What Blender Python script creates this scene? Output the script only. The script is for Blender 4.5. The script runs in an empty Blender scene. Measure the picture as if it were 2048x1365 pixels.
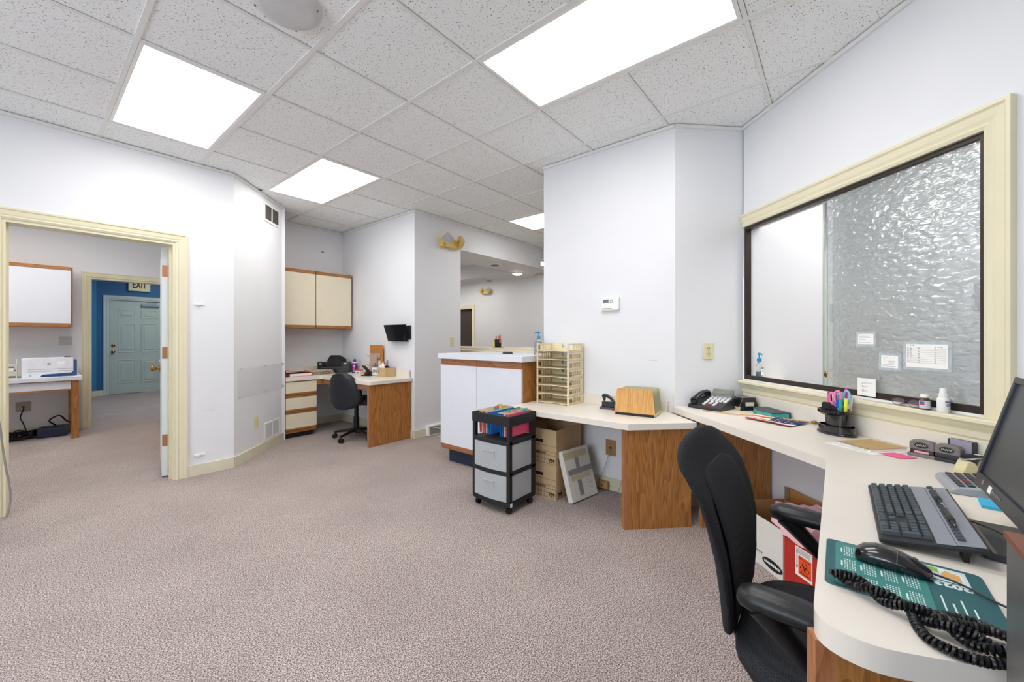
import bpy, bmesh, math, random
from mathutils import Vector, Matrix
PI = math.pi; R2 = math.sqrt(.5)
random.seed(7)
SC = bpy.context.scene
COL = SC.collection
def hexc(h, a=1):
    v = [int(h[i:i+2], 16)/255 for i in (0, 2, 4)]
    return tuple([x/12.92 if x <= .04045 else ((x+.055)/1.055)**2.4 for x in v]+[a])

# ------------------------------------------------------------------ camera, world, light, exposure
CAMH = 1.217
CEIL = 2.747
YAW = .8868
cd = bpy.data.cameras.new('camera'); cam = bpy.data.objects.new('camera', cd); COL.objects.link(cam)
cam.location = (0, 0, CAMH); cam.rotation_euler = (PI/2, 0, -YAW)
cd.sensor_width = 36; cd.lens = 797/2048*36; cd.shift_y = -7.5/2048; cd.shift_x = -.5/2048
cd.clip_start = .02; cd.clip_end = 100
SC.camera = cam
w = bpy.data.worlds.new('world'); SC.world = w; w.use_nodes = True
w.node_tree.nodes['Background'].inputs[0].default_value = (.75, .85, 1, 1)
w.node_tree.nodes['Background'].inputs[1].default_value = 1.6
SC.view_settings.view_transform = 'Standard'; SC.view_settings.look = 'None'
SC.view_settings.gamma = 1; SC.view_settings.use_curve_mapping = False
SC.view_settings.exposure = -.08
TROFFER = 9.5
NEIGHBOUR = 11.0
WAITING = 9.5
try:
    SC.cycles.use_denoising = True
    SC.cycles.max_bounces = 10; SC.cycles.diffuse_bounces = 6; SC.cycles.transmission_bounces = 8
    SC.cycles.sample_clamp_indirect = 6; SC.cycles.caustics_refractive = False; SC.cycles.caustics_reflective = False
except Exception: pass
def area(name, loc, rot, sx, sy, e, col=(1, 1, 1)):
    l = bpy.data.lights.new(name, 'AREA'); l.shape = 'RECTANGLE'; l.size = sx; l.size_y = sy; l.energy = e; l.color = col
    o = bpy.data.objects.new(name, l); COL.objects.link(o); o.location = loc; o.rotation_euler = rot
    return o
# daylight coming in through the window in the wall behind the camera
area('window_daylight', (-2.85, 1.2, 1.55), (0, -PI/2, 0), 1.5, 2.6, 85, (.80, .89, 1))

# ------------------------------------------------------------------ materials
MATS = {}
def nmat(name):
    m = bpy.data.materials.new(name); m.use_nodes = True
    return m, m.node_tree.nodes, m.node_tree.links, m.node_tree.nodes['Principled BSDF']
def mat(name, col, rough=.5, metal=0., var=.04, scale=14, bump=0., bscale=200, spec=.5, trans=0., coat=0., ior=1.45, alpha=1.):
    if name in MATS: return MATS[name]
    m, N, L, B = nmat(name)
    c = hexc(col) if isinstance(col, str) else col
    B.inputs['Roughness'].default_value = rough; B.inputs['Metallic'].default_value = metal
    B.inputs['Specular IOR Level'].default_value = spec; B.inputs['Transmission Weight'].default_value = trans
    B.inputs['Coat Weight'].default_value = coat; B.inputs['IOR'].default_value = ior; B.inputs['Alpha'].default_value = alpha
    tc = N.new('ShaderNodeTexCoord')
    nz = N.new('ShaderNodeTexNoise'); nz.inputs['Scale'].default_value = scale; nz.inputs['Detail'].default_value = 3
    L.new(tc.outputs['Object'], nz.inputs['Vector'])
    rp = N.new('ShaderNodeValToRGB')
    rp.color_ramp.elements[0].position = .3; rp.color_ramp.elements[1].position = .7
    rp.color_ramp.elements[0].color = tuple(x*(1-var) for x in c[:3])+(1,)
    rp.color_ramp.elements[1].color = tuple(min(1, x*(1+var)) for x in c[:3])+(1,)
    L.new(nz.outputs['Fac'], rp.inputs['Fac']); L.new(rp.outputs['Color'], B.inputs['Base Color'])
    if bump:
        n2 = N.new('ShaderNodeTexNoise'); n2.inputs['Scale'].default_value = bscale; n2.inputs['Detail'].default_value = 2
        L.new(tc.outputs['Object'], n2.inputs['Vector'])
        b = N.new('ShaderNodeBump'); b.inputs['Strength'].default_value = bump; b.inputs['Distance'].default_value = .002
        L.new(n2.outputs['Fac'], b.inputs['Height']); L.new(b.outputs['Normal'], B.inputs['Normal'])
    MATS[name] = m; return m
def emit(name, col, st):
    if name in MATS: return MATS[name]
    m, N, L, B = nmat(name); B.inputs['Base Color'].default_value = hexc(col); B.inputs['Emission Color'].default_value = hexc(col)
    B.inputs['Emission Strength'].default_value = st; MATS[name] = m; return m
def oak(name, dark, mid, light, axis='Z', rough=.42):
    m, N, L, B = nmat(name); B.inputs['Roughness'].default_value = rough
    tc = N.new('ShaderNodeTexCoord'); mp = N.new('ShaderNodeMapping')
    k = {'X': (1.0, 11, 11), 'Y': (11, 1.0, 11), 'Z': (11, 11, 1.0)}[axis]
    mp.inputs['Scale'].default_value = k; L.new(tc.outputs['Object'], mp.inputs['Vector'])
    n0 = N.new('ShaderNodeTexNoise'); n0.inputs['Scale'].default_value = .75; n0.inputs['Detail'].default_value = 1; L.new(mp.outputs['Vector'], n0.inputs['Vector'])
    ml = N.new('ShaderNodeMath'); ml.operation = 'MULTIPLY'; ml.inputs[1].default_value = 14; L.new(n0.outputs['Fac'], ml.inputs[0])
    wv = N.new('ShaderNodeMath'); wv.operation = 'FRACT'; L.new(ml.outputs[0], wv.inputs[0])
    mp2 = N.new('ShaderNodeMapping'); mp2.inputs['Scale'].default_value = tuple(x*9 for x in k); L.new(tc.outputs['Object'], mp2.inputs['Vector'])
    nz = N.new('ShaderNodeTexNoise'); nz.inputs['Scale'].default_value = 1.4; nz.inputs['Detail'].default_value = 4; L.new(mp2.outputs['Vector'], nz.inputs['Vector'])
    mx = N.new('ShaderNodeMix'); mx.data_type = 'FLOAT'; mx.inputs['Factor'].default_value = .74
    L.new(wv.outputs[0], mx.inputs[2]); L.new(nz.outputs['Fac'], mx.inputs[3])
    rp = N.new('ShaderNodeValToRGB'); e = rp.color_ramp.elements
    e[0].position = .18; e[0].color = hexc(dark); e[1].position = .72; e[1].color = hexc(light)
    q = e.new(.42); q.color = hexc(mid)
    L.new(mx.outputs[0], rp.inputs['Fac']); L.new(rp.outputs['Color'], B.inputs['Base Color'])
    b = N.new('ShaderNodeBump'); b.inputs['Strength'].default_value = .12; b.inputs['Distance'].default_value = .001
    L.new(mx.outputs[0], b.inputs['Height']); L.new(b.outputs['Normal'], B.inputs['Normal'])
    MATS[name] = m; return m
def carpet():
    m, N, L, B = nmat('carpet'); B.inputs['Roughness'].default_value = .95; B.inputs['Specular IOR Level'].default_value = .1
    g = N.new('ShaderNodeNewGeometry')
    n1 = N.new('ShaderNodeTexNoise'); n1.inputs['Scale'].default_value = 195; n1.inputs['Detail'].default_value = 2; n1.inputs['Roughness'].default_value = .75
    n2 = N.new('ShaderNodeTexNoise'); n2.inputs['Scale'].default_value = 2.2; n2.inputs['Detail'].default_value = 5
    for n in (n1, n2): L.new(g.outputs['Position'], n.inputs['Vector'])
    rp = N.new('ShaderNodeValToRGB'); e = rp.color_ramp.elements
    e[0].position = .38; e[0].color = hexc('544A48'); e[1].position = .60; e[1].color = hexc('DCD0C9')
    q = e.new(.46); q.color = hexc('8C7F7B'); q = e.new(.52); q.color = hexc('AA9C96')
    L.new(n1.outputs['Fac'], rp.inputs['Fac'])
    r2 = N.new('ShaderNodeValToRGB'); r2.color_ramp.elements[0].position = .3; r2.color_ramp.elements[1].position = .7
    r2.color_ramp.elements[0].color = (.86, .85, .86, 1); r2.color_ramp.elements[1].color = (1, 1, 1, 1)
    L.new(n2.outputs['Fac'], r2.inputs['Fac'])
    mx = N.new('ShaderNodeMix'); mx.data_type = 'RGBA'; mx.blend_type = 'MULTIPLY'; mx.inputs['Factor'].default_value = 1
    L.new(rp.outputs['Color'], mx.inputs[6]); L.new(r2.outputs['Color'], mx.inputs[7]); L.new(mx.outputs[2], B.inputs['Base Color'])
    b = N.new('ShaderNodeBump'); b.inputs['Strength'].default_value = .15; b.inputs['Distance'].default_value = .0015
    L.new(n1.outputs['Fac'], b.inputs['Height']); L.new(b.outputs['Normal'], B.inputs['Normal'])
    MATS['carpet'] = m; return m
def tilemat():
    m, N, L, B = nmat('acoustic_tile'); B.inputs['Roughness'].default_value = .9; B.inputs['Specular IOR Level'].default_value = .15
    g = N.new('ShaderNodeNewGeometry'); mp = N.new('ShaderNodeMapping'); mp.inputs['Rotation'].default_value = (0, 0, .4); mp.inputs['Scale'].default_value = (1, 1.5, 1)
    L.new(g.outputs['Position'], mp.inputs['Vector'])
    n1 = N.new('ShaderNodeTexNoise'); n1.inputs['Scale'].default_value = 98; n1.inputs['Detail'].default_value = 2.5; n1.inputs['Roughness'].default_value = .65
    L.new(mp.outputs['Vector'], n1.inputs['Vector'])
    rp = N.new('ShaderNodeValToRGB'); e = rp.color_ramp.elements
    e[0].position = .335; e[0].color = hexc('565450'); e[1].position = .385; e[1].color = hexc('F2F4F4')
    L.new(n1.outputs['Fac'], rp.inputs['Fac']); L.new(rp.outputs['Color'], B.inputs['Base Color'])
    b = N.new('ShaderNodeBump'); b.inputs['Strength'].default_value = .5; b.inputs['Distance'].default_value = .003
    L.new(n1.outputs['Fac'], b.inputs['Height']); L.new(b.outputs['Normal'], B.inputs['Normal'])
    return m
def wavyglass():
    m, N, L, B = nmat('rippled_glass')
    B.inputs['Base Color'].default_value = (.90, .955, .965, 1); B.inputs['Roughness'].default_value = .14
    B.inputs['Coat Weight'].default_value = 1; B.inputs['Coat IOR'].default_value = 1.9; B.inputs['Coat Roughness'].default_value = .1
    B.inputs['Transmission Weight'].default_value = .9; B.inputs['IOR'].default_value = 1.7; B.inputs['Specular IOR Level'].default_value = .6
    tc = N.new('ShaderNodeTexCoord'); mp = N.new('ShaderNodeMapping'); mp.inputs['Scale'].default_value = (.6, 1, 1.1); L.new(tc.outputs['Object'], mp.inputs['Vector'])
    n1 = N.new('ShaderNodeTexNoise'); n1.inputs['Scale'].default_value = 40; n1.inputs['Detail'].default_value = 1.2; n1.inputs['Distortion'].default_value = .5
    L.new(mp.outputs['Vector'], n1.inputs['Vector'])
    b = N.new('ShaderNodeBump'); b.inputs['Strength'].default_value = .55; b.inputs['Distance'].default_value = .007
    L.new(n1.outputs['Fac'], b.inputs['Height']); L.new(b.outputs['Normal'], B.inputs['Normal']); L.new(b.outputs['Normal'], B.inputs['Coat Normal'])
    return m
def fabric(name, c1, c2, scale):
    m, N, L, B = nmat(name); B.inputs['Roughness'].default_value = .85; B.inputs['Specular IOR Level'].default_value = .25
    tc = N.new('ShaderNodeTexCoord'); v = N.new('ShaderNodeTexVoronoi'); v.inputs['Scale'].default_value = scale; v.inputs['Randomness'].default_value = .25
    L.new(tc.outputs['Object'], v.inputs['Vector'])
    rp = N.new('ShaderNodeValToRGB'); rp.color_ramp.elements[0].color = hexc(c1); rp.color_ramp.elements[1].color = hexc(c2); rp.color_ramp.elements[1].position = .6
    L.new(v.outputs['Distance'], rp.inputs['Fac']); L.new(rp.outputs['Color'], B.inputs['Base Color'])
    b = N.new('ShaderNodeBump'); b.inputs['Strength'].default_value = .5; b.inputs['Distance'].default_value = .0015
    L.new(v.outputs['Distance'], b.inputs['Height']); L.new(b.outputs['Normal'], B.inputs['Normal'])
    MATS[name] = m; return m
def stripes(name, c1, c2, axis, scale):
    m, N, L, B = nmat(name); B.inputs['Roughness'].default_value = .6
    tc = N.new('ShaderNodeTexCoord'); wv = N.new('ShaderNodeTexWave'); wv.bands_direction = axis; wv.inputs['Scale'].default_value = scale
    L.new(tc.outputs['Object'], wv.inputs['Vector']); rp = N.new('ShaderNodeValToRGB')
    rp.color_ramp.elements[0].color = hexc(c1); rp.color_ramp.elements[1].color = hexc(c2); L.new(wv.outputs['Fac'], rp.inputs['Fac'])
    L.new(rp.outputs['Color'], B.inputs['Base Color']); MATS[name] = m; return m

WALL = mat('wall_paint', 'E4E5E8', .62, var=.012, scale=3, bump=.08, bscale=260, spec=.3)
WALLW = mat('lobby_paint', 'CFCFCF', .65, var=.012, scale=3, spec=.3)
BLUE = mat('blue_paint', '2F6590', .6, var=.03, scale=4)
BLUE2 = mat('blue_paint_lit', '3F87B8', .6, var=.03, scale=4)  # the corridor blue in a lighter copy, for side walls catching more light
TRIM = mat('cream_trim', 'E1DABD', .4, var=.02, scale=5)
TRIMW = mat('offwhite_baseboard', 'D8D2BC', .45, var=.05, scale=8)
GRID = mat('grid_white', 'E6E6E4', .5, var=.02)
TILE = tilemat(); CARPET = carpet()
LENS = emit('troffer_lens', 'FFFDFA', TROFFER)
LENS2 = emit('neighbour_fill', 'FFFDFA', NEIGHBOUR)  # glow of the unseen panels added next door
LENS3 = emit('waiting_room_fill', 'FFFDFA', WAITING)  # glow of the panels added behind the reception window
CANL = emit('can_lamp', 'FFF3E0', 30)
LAM = mat('white_laminate', 'E4DDD2', .35, var=.012, scale=9)
LAMC = mat('cream_laminate', 'E6DCC4', .4, var=.02, scale=9)
LAMW = mat('cold_white_laminate', 'DDE0E7', .4, var=.012, scale=9)
SEAM = mat('dark_edge', '4A3A30', .6)
OAKZ = oak('oak_vertical', '6E431D', '9A6530', 'B67F45', 'Z')
OAKX = oak('oak_along_x', '6E431D', '9A6530', 'B67F45', 'X')
OAKY = oak('oak_along_y', '704226', '976240', 'B07B55', 'Y')
OAKL = oak('oak_light', 'B0722E', 'CC9146', 'DCA65C', 'Z')
OAKR = oak('oak_reddish', '764729', 'A0673F', 'B57C52', 'Z')
BLK = mat('black_plastic', '151517', .32, var=.1, scale=40)
BLKM = mat('black_matte', '1C1C1E', .6, var=.1, bump=.15, bscale=500)
BLKG = mat('black_gloss', '1B1B1D', .12, var=.05, coat=.5)
DGR = mat('charcoal_grey', '47474B', .45, var=.05)
GRY = mat('mid_grey', '7E7F84', .45)
SILV = mat('silver_plastic', 'A3A7AE', .4, var=.02, metal=.15)
MET = mat('brushed_grey_metal', '6C6B6C', .38, var=.10, scale=26, metal=.55)
CHR = mat('chrome', 'C8C8CC', .15, metal=1.)
BRASS = mat('brass', 'A8793A', .25, metal=1.)
COPPER = mat('copper_hinge', 'BE8A64', .4, metal=.6)
BEIGE = mat('beige_plastic', 'E3D5B2', .5, var=.03)
IVORY = mat('ivory_plate', 'E2D8AE', .4)
KRAFT = mat('kraft_cardboard', 'C3A880', .8, var=.05, scale=7)
KRAFTD = mat('brown_cardboard', 'A87B4A', .8, var=.05, scale=7)
WCARD = mat('white_cardboard', 'DDDAD2', .7, var=.03, scale=7)
PAPER = mat('white_paper', 'F1F0EC', .7, var=.015)
INK = mat('black_ink', '17171A', .7)
INKG = mat('grey_ink', '6F7078', .7)
WHT = mat('white_plastic', 'EDEDEA', .35, var=.01)
PINK = mat('pink_folder', 'E8567C', .6); BLUEF = mat('blue_folder', '2378C8', .6); REDF = mat('red_folder', 'C23A36', .6)
TEALF = mat('teal_tab', '4FB3A8', .5); YELF = mat('yellow_tab', 'E8D060', .5)
CLEAR = mat('clear_plastic', (1, 1, 1, 1), .12, trans=.92, ior=1.2, spec=.3, var=0)
FROST = mat('frosted_plastic', 'E2E6E8', .38, trans=.45, ior=1.15, var=.02)
CABLE = mat('black_cable', '101013', .35); CABLEG = mat('grey_cable', '8A8680', .5)

# ------------------------------------------------------------------ mesh helpers
class MB:
    def __init__(s): s.v = []; s.f = []; s.m = []; s.mi = 0; s.M = None
    def add(s, vs, fs):
        o = len(s.v)
        s.v += [tuple(s.M @ Vector(p)) if s.M is not None else tuple(p) for p in vs]
        s.f += [tuple(i+o for i in f) for f in fs]; s.m += [s.mi]*len(fs); return s
    def box(s, x0, x1, y0, y1, z0, z1):
        return s.add([(x0,y0,z0),(x1,y0,z0),(x1,y1,z0),(x0,y1,z0),(x0,y0,z1),(x1,y0,z1),(x1,y1,z1),(x0,y1,z1)],
                     [(3,2,1,0),(4,5,6,7),(0,1,5,4),(1,2,6,5),(2,3,7,6),(3,0,4,7)])
    def prism(s, pts, z0, z1):
        n = len(pts)
        if sum(pts[i][0]*pts[(i+1)%n][1]-pts[(i+1)%n][0]*pts[i][1] for i in range(n)) < 0: pts = pts[::-1]
        return s.add([(x,y,z0) for x,y in pts]+[(x,y,z1) for x,y in pts],
                     [tuple(range(n-1,-1,-1)), tuple(range(n,2*n))]+[(i,(i+1)%n,n+(i+1)%n,n+i) for i in range(n)])
    def extr(s, pts, axis, a0, a1):          # polygon in the plane normal to axis x or y, extruded
        n = len(pts)
        P = (lambda a: [(a,p,q) for p,q in pts]) if axis == 'x' else (lambda a: [(p,a,q) for p,q in pts])
        return s.add(P(a0)+P(a1), [tuple(range(n-1,-1,-1)), tuple(range(n,2*n))]+[(i,(i+1)%n,n+(i+1)%n,n+i) for i in range(n)])
    def loft(s, rings, caps=True, closed=False):
        n = len(rings[0]); k = len(rings); vs = [p for r in rings for p in r]; fs = []
        for a in range(k if closed else k-1):
            b = (a+1) % k
            for i in range(n): fs.append((a*n+i, a*n+(i+1)%n, b*n+(i+1)%n, b*n+i))
        if caps and not closed: fs += [tuple(range(n-1,-1,-1)), tuple(range((k-1)*n, k*n))]
        return s.add(vs, fs)
    def lathe(s, prof, n=20, c=(0,0,0)):
        return s.loft([[(c[0]+r*math.cos(2*PI*i/n), c[1]+r*math.sin(2*PI*i/n), c[2]+z) for i in range(n)] for r, z in prof])
    def tube(s, path, r, n=8, closed=False, flat=1.):
        P = [Vector(p) for p in path]; k = len(P); rings = []; up = None
        for i in range(k):
            t = (P[(i+1)%k]-P[i-1]) if closed else (P[min(i+1,k-1)]-P[max(i-1,0)])
            t.normalize()
            if up is None:
                up = Vector((0,0,1)) if abs(t.z) < .95 else Vector((1,0,0))
            a = t.cross(up)
            if a.length < 1e-6: a = t.orthogonal()
            a.normalize(); b = a.cross(t); up = b
            rr = r[i] if isinstance(r, (list, tuple)) else r
            rings.append([tuple(P[i]+a*math.cos(2*PI*j/n)*rr+b*math.sin(2*PI*j/n)*rr*flat) for j in range(n)])
        return s.loft(rings, closed=closed)
    def cyl(s, p0, p1, r0, r1=None, n=16): return s.tube([p0, p1], [r0, r1 if r1 is not None else r0], n)
    def ell(s, c, rx, ry, rz, n=16, k=8):
        rings = []
        for j in range(k+1):
            a = -PI/2+PI*j/k; q = max(math.cos(a), .02)
            rings.append([(c[0]+rx*q*math.cos(2*PI*i/n), c[1]+ry*q*math.sin(2*PI*i/n), c[2]+rz*math.sin(a)) for i in range(n)])
        return s.loft(rings)
def rrect(x0, x1, y0, y1, r, n=5):
    o = []
    for cx, cy, a in ((x1-r,y1-r,0),(x0+r,y1-r,90),(x0+r,y0+r,180),(x1-r,y0+r,270)):
        for i in range(n+1):
            t = math.radians(a+90*i/n); o.append((cx+r*math.cos(t), cy+r*math.sin(t)))
    return o
def smooth_path(pts, n=8):
    P = [Vector(p) for p in pts]; out = []
    for i in range(len(P)-1):
        a, b, c, d = P[max(i-1,0)], P[i], P[i+1], P[min(i+2,len(P)-1)]
        for j in range(n):
            t = j/n; out.append(.5*((2*b)+(c-a)*t+(2*a-5*b+4*c-d)*t*t+(3*b-a-3*c+d)*t**3))
    out.append(P[-1]); return out
def obj(name, mb, mats, parent=None, smooth=False, bev=0, seg=2, loc=None, rot=None):
    me = bpy.data.meshes.new(name); me.from_pydata(mb.v, [], mb.f)
    for m in (mats if isinstance(mats, (list, tuple)) else [mats]): me.materials.append(m)
    if len(me.materials) > 1: me.polygons.foreach_set('material_index', mb.m)
    bm = bmesh.new(); bm.from_mesh(me); bmesh.ops.recalc_face_normals(bm, faces=bm.faces); bm.to_mesh(me); bm.free()
    if smooth:
        me.polygons.foreach_set('use_smooth', [True]*len(me.polygons))
        try: me.set_sharp_from_angle(angle=math.radians(42))
        except Exception: pass
    o = bpy.data.objects.new(name, me); COL.objects.link(o)
    if parent is not None: o.parent = parent
    if loc is not None: o.location = loc
    if rot is not None: o.rotation_euler = rot if isinstance(rot, tuple) else (0, 0, rot)
    if bev:
        b = o.modifiers.new('bevel', 'BEVEL'); b.width = bev; b.segments = seg; b.limit_method = 'ANGLE'; b.angle_limit = math.radians(40)
    return o
def tag(o, label, cat, group=None):
    o['label'] = label; o['category'] = cat
    if group: o['group'] = group
    return o
def thing(name, label, cat, loc=(0,0,0), rot=0, group=None):
    o = bpy.data.objects.new(name, None); o.empty_display_size = .05; COL.objects.link(o); o.location = loc
    o.rotation_euler = rot if isinstance(rot, tuple) else (0, 0, rot)
    return tag(o, label, cat, group)
def struct(name, mb, mats, parent=None, bev=0, **k):
    o = obj(name, mb, mats, parent, bev=bev, **k)
    if parent is None: o['kind'] = 'structure'
    return o
def sempty(name, loc=(0,0,0), rot=0):
    o = bpy.data.objects.new(name, None); COL.objects.link(o); o.location = loc; o.rotation_euler = (0,0,rot); o['kind'] = 'structure'; return o
def dup(o, parent=None, loc=None, rot=None):
    c = o.copy(); COL.objects.link(c)
    if parent is not None: c.parent = parent
    if loc is not None: c.location = loc
    if rot is not None: c.rotation_euler = (0, 0, rot)
    for ch in o.children: dup(ch, c)
    return c
def text(body, size, parent, org, xd, yd, m, name='lettering', align='CENTER', bold=0., sx=1., ext=.0004):
    cu = bpy.data.curves.new(name, 'FONT'); cu.body = body; cu.size = size; cu.align_x = align; cu.align_y = 'CENTER'
    cu.extrude = ext; cu.offset = bold; cu.resolution_u = 2
    t = bpy.data.objects.new('tmp', cu); COL.objects.link(t)
    dg = bpy.context.evaluated_depsgraph_get(); dg.update()
    me = bpy.data.meshes.new_from_object(t.evaluated_get(dg)); bpy.data.objects.remove(t)
    X = Vector(xd).normalized(); Y = Vector(yd).normalized(); Z = X.cross(Y)
    M = Matrix((tuple(X*sx)+(0,), tuple(Y)+(0,), tuple(Z)+(0,), (0,0,0,1))).transposed(); M.translation = Vector(org)
    me.transform(M); me.materials.clear(); me.materials.append(m)
    o = bpy.data.objects.new(name, me); COL.objects.link(o)
    if parent is not None: o.parent = parent
    return o
def Wp(s, d, z=0.): return ((s+d)*R2, (s-d)*R2, z)      # right-wall frame: s along the wall, d distance towards it
Q45 = PI/4                                               # local x = along s, local y = away from the window wall

# ------------------------------------------------------------------ setting: floor, walls, ceiling
struct('floor', MB().box(-3, 12, -6.5, 13, -.05, 0), CARPET)
def wallseg(name, p, q, t, m=WALL, z0=0., z1=CEIL+.02, op=(), ext=(0,0)):
    """wall from p to q, thickness t to the left of p->q (negative: right); op: (a0,a1,z0,z1) openings along it"""
    P = Vector(p+(0,)); Q = Vector(q+(0,)); e = (Q-P); Ln = e.length; e.normalize(); n = Vector((-e.y, e.x, 0))
    b = MB(); b.M = Matrix(((e.x, n.x, 0, P.x), (e.y, n.y, 0, P.y), (0, 0, 1, 0), (0, 0, 0, 1)))
    y0, y1 = min(0, t), max(0, t); a = -ext[0]; end = Ln+ext[1]
    for (a0, a1, oz0, oz1) in op:
        if a0 > a: b.box(a, a0, y0, y1, z0, z1)
        if oz0 > z0: b.box(a0, a1, y0, y1, z0, oz0)
        if oz1 < z1: b.box(a0, a1, y0, y1, oz1, z1)
        a = a1
    b.box(a, end, y0, y1, z0, z1)
    return struct(name, b, m)
T = .13
OP0, OP1, OPZ = -.094, .82, 2.022
wallseg('wall_left', (-2.7, 4.38), (1.245, 4.38), T, op=[(OP0+2.7, OP1+2.7, 0, OPZ)])
wallseg('wall_left_angled', (1.245, 4.38), (1.955, 5.09), T)
wallseg('wall_alcove_left', (1.95, 5.09), (1.95, 5.65), .1)
wallseg('wall_alcove_back', (1.85, 5.65), (3.7, 5.65), T)
struct('wall_pillar', MB().box(2.965, 3.72, 3.93, 5.65, 0, CEIL+.02), WALL)
struct('wall_right_block', MB().prism([(2.965, .905), (2.965, 2.05), (3.1, 2.05), (3.1, .96)], 0, CEIL+.02), WALL)
struct('wall_right_angled', MB().prism([(2.965, .905), (3.1, .96), (3.43, .63), (3.335, .535)], 0, CEIL+.02), WALL)
# right wall with the reception window: s from 2.724 to -1.9
WS0, WS1, WZ0, WZ1 = 1.344, 2.719, .915, 2.016
p0, p1 = Wp(2.725, 1.975)[:2], Wp(-1.9, 1.975)[:2]
wallseg('wall_right', p0, p1, .12, op=[(2.725-WS1, 2.725-WS0, WZ0, WZ1)])
wallseg('wall_back', (-2.7, -4.2), (-2.7, 4.4), .12, op=[(4.1, 6.7, .85, 2.3)])
wallseg('wall_front', (-2.7, -4.1), (0, -4.1), -.12)
fb = MB().box(-2.82, -2.70, -.1, 2.5, .8, .85).box(-2.82, -2.70, -.1, 2.5, 2.3, 2.35).box(-2.79, -2.74, 1.17, 1.23, .85, 2.3)
struct('window_2', fb, TRIM)
# far room through the doorway, blue corridor
wallseg('wall_far_room', (-1.6, 7.78), (3.0, 7.78), T, op=[(2.156, 3.05, 0, 2.022)])
wallseg('wall_far_room_left', (-1.6, 4.5), (-1.6, 7.8), .1)
wallseg('wall_far_room_right', (1.85, 5.05), (1.85, 7.78), -.1)
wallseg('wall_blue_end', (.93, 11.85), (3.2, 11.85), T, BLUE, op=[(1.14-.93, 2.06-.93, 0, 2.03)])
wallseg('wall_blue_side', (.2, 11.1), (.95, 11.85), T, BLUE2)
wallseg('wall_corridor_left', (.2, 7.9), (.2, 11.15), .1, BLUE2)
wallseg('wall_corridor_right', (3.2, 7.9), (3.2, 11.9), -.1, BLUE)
# lobby beyond the pillar
wallseg('wall_lobby_far', (7.9, 1.5), (7.9, 7.869), -.13, WALLW)
wallseg('wall_lobby_far_left', (7.9, 8.75), (7.9, 10.5), -.13, WALLW)
struct('wall_lobby_lintel', MB().box(7.9, 8.03, 7.869, 8.75, 2.03, CEIL+.02), WALLW)
wallseg('wall_lobby_side', (3.7, 10.4), (7.9, 10.4), .12, WALLW)
wallseg('wall_lobby_near', (3.6, 5.65), (3.6, 10.4), -.12, WALLW)
wallseg('wall_lobby_right', (3.1, 1.5), (7.9, 1.5), -.12, WALLW)
SZ = 2.396
b = MB().prism([(3.72, 3.93), (5.6, 3.93), (6.25, 4.58), (3.72, 4.58)], SZ, CEIL+.01)
b.prism([(5.69, 4.58), (6.25, 4.58), (6.285, 4.615), (6.285, 8.2), (5.69, 8.2)], SZ, CEIL+.01).box(3.62, 5.7, 4.5, 8.2, 2.66, CEIL+.01)
sof = struct('ceiling_soffit', b, WALL)
# waiting room behind the reception window
wallseg('wall_waiting_left', Wp(2.719, 2.095)[:2], Wp(2.719, 2.60)[:2], .1, WALL)
struct('wall_waiting_door', MB().box(4.78, 5.7, .1, .2, 0, CEIL).box(3.86, 4.78, .1, .2, 2.05, CEIL), WALL)
wallseg('wall_waiting_far', (5.6, .2), (5.6, -6.3), .12, WALL)
wallseg('wall_waiting_end', (-1, -6.2), (5.6, -6.2), -.12, WALL)

# ceiling: slab, tiles, runners and tees
cl = struct('ceiling', MB().box(-2.9, 12, -6.5, 13, CEIL+.022, CEIL+.06), GRID)
GU, GV, GS = 1.586, 1.56, .6096
LIGHTS = {(0, 0): None}
def cell(i, j): return GU+GS*i, GV+GS*j            # cell (i,j): lower-left node
troffers = [(-2,2),(0,3),(0,-2),(4,1),(-2,-2),(-5,0),(8,5)]
taken = {}
for (i, j) in troffers: taken[(i, j)] = taken[(i, j+1)] = 1
def inside(u, v):
    m = .45
    main = -2.75 < u < 3.3+m and -1.8 < v < 5.7 and u-v < 2.79+m and (v < 4.38+m or v-u < 3.13+m or u > 1.7) and not (u > 2.97+m and v < 2.05-m)
    hall = 2.9 < u < 7.9 and 1.5 < v < 3.95+m
    hall2 = 5.9 < u < 7.9 and 1.5 < v < 6.6
    return main or hall or hall2
tb = MB().box(.012, GS-.012, .012, GS-.012, 0, .012)
tb0 = None; nt = 0
for i in range(-8, 11):
    for j in range(-6, 9):
        if (i, j) in taken: continue
        u, v = cell(i, j)
        if not inside(u+GS/2, v+GS/2): continue
        if tb0 is None: tb0 = obj('ceiling_tile', tb, TILE, cl, loc=(u, v, CEIL+.006)); nt += 1
        else: dup(tb0, cl, (u, v, CEIL+.006)); nt += 1
r0 = None
for i in range(-7, 12):
    u = GU+GS*i
    r0 = obj('grid_runner', MB().box(-.012, .012, -4, 7, 0, .006).box(-.003, .003, -4, 7, .006, .03), GRID, cl, loc=(u, 0, CEIL)) if r0 is None else dup(r0, cl, (u, 0, CEIL))
r0 = None
for i in range(-8, 11):
    for j in range(-6, 9):
        u, v = cell(i, j)
        if (i, j) in taken and (i, j-1) in taken: continue
        if not (inside(u+GS/2, v+GS/2) or inside(u+GS/2, v-GS/2)): continue
        r0 = obj('cross_tee', MB().box(.012, GS-.012, -.010, .010, 0, .005), GRID, cl, loc=(u, v, CEIL)) if r0 is None else dup(r0, cl, (u, v, CEIL))
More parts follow.
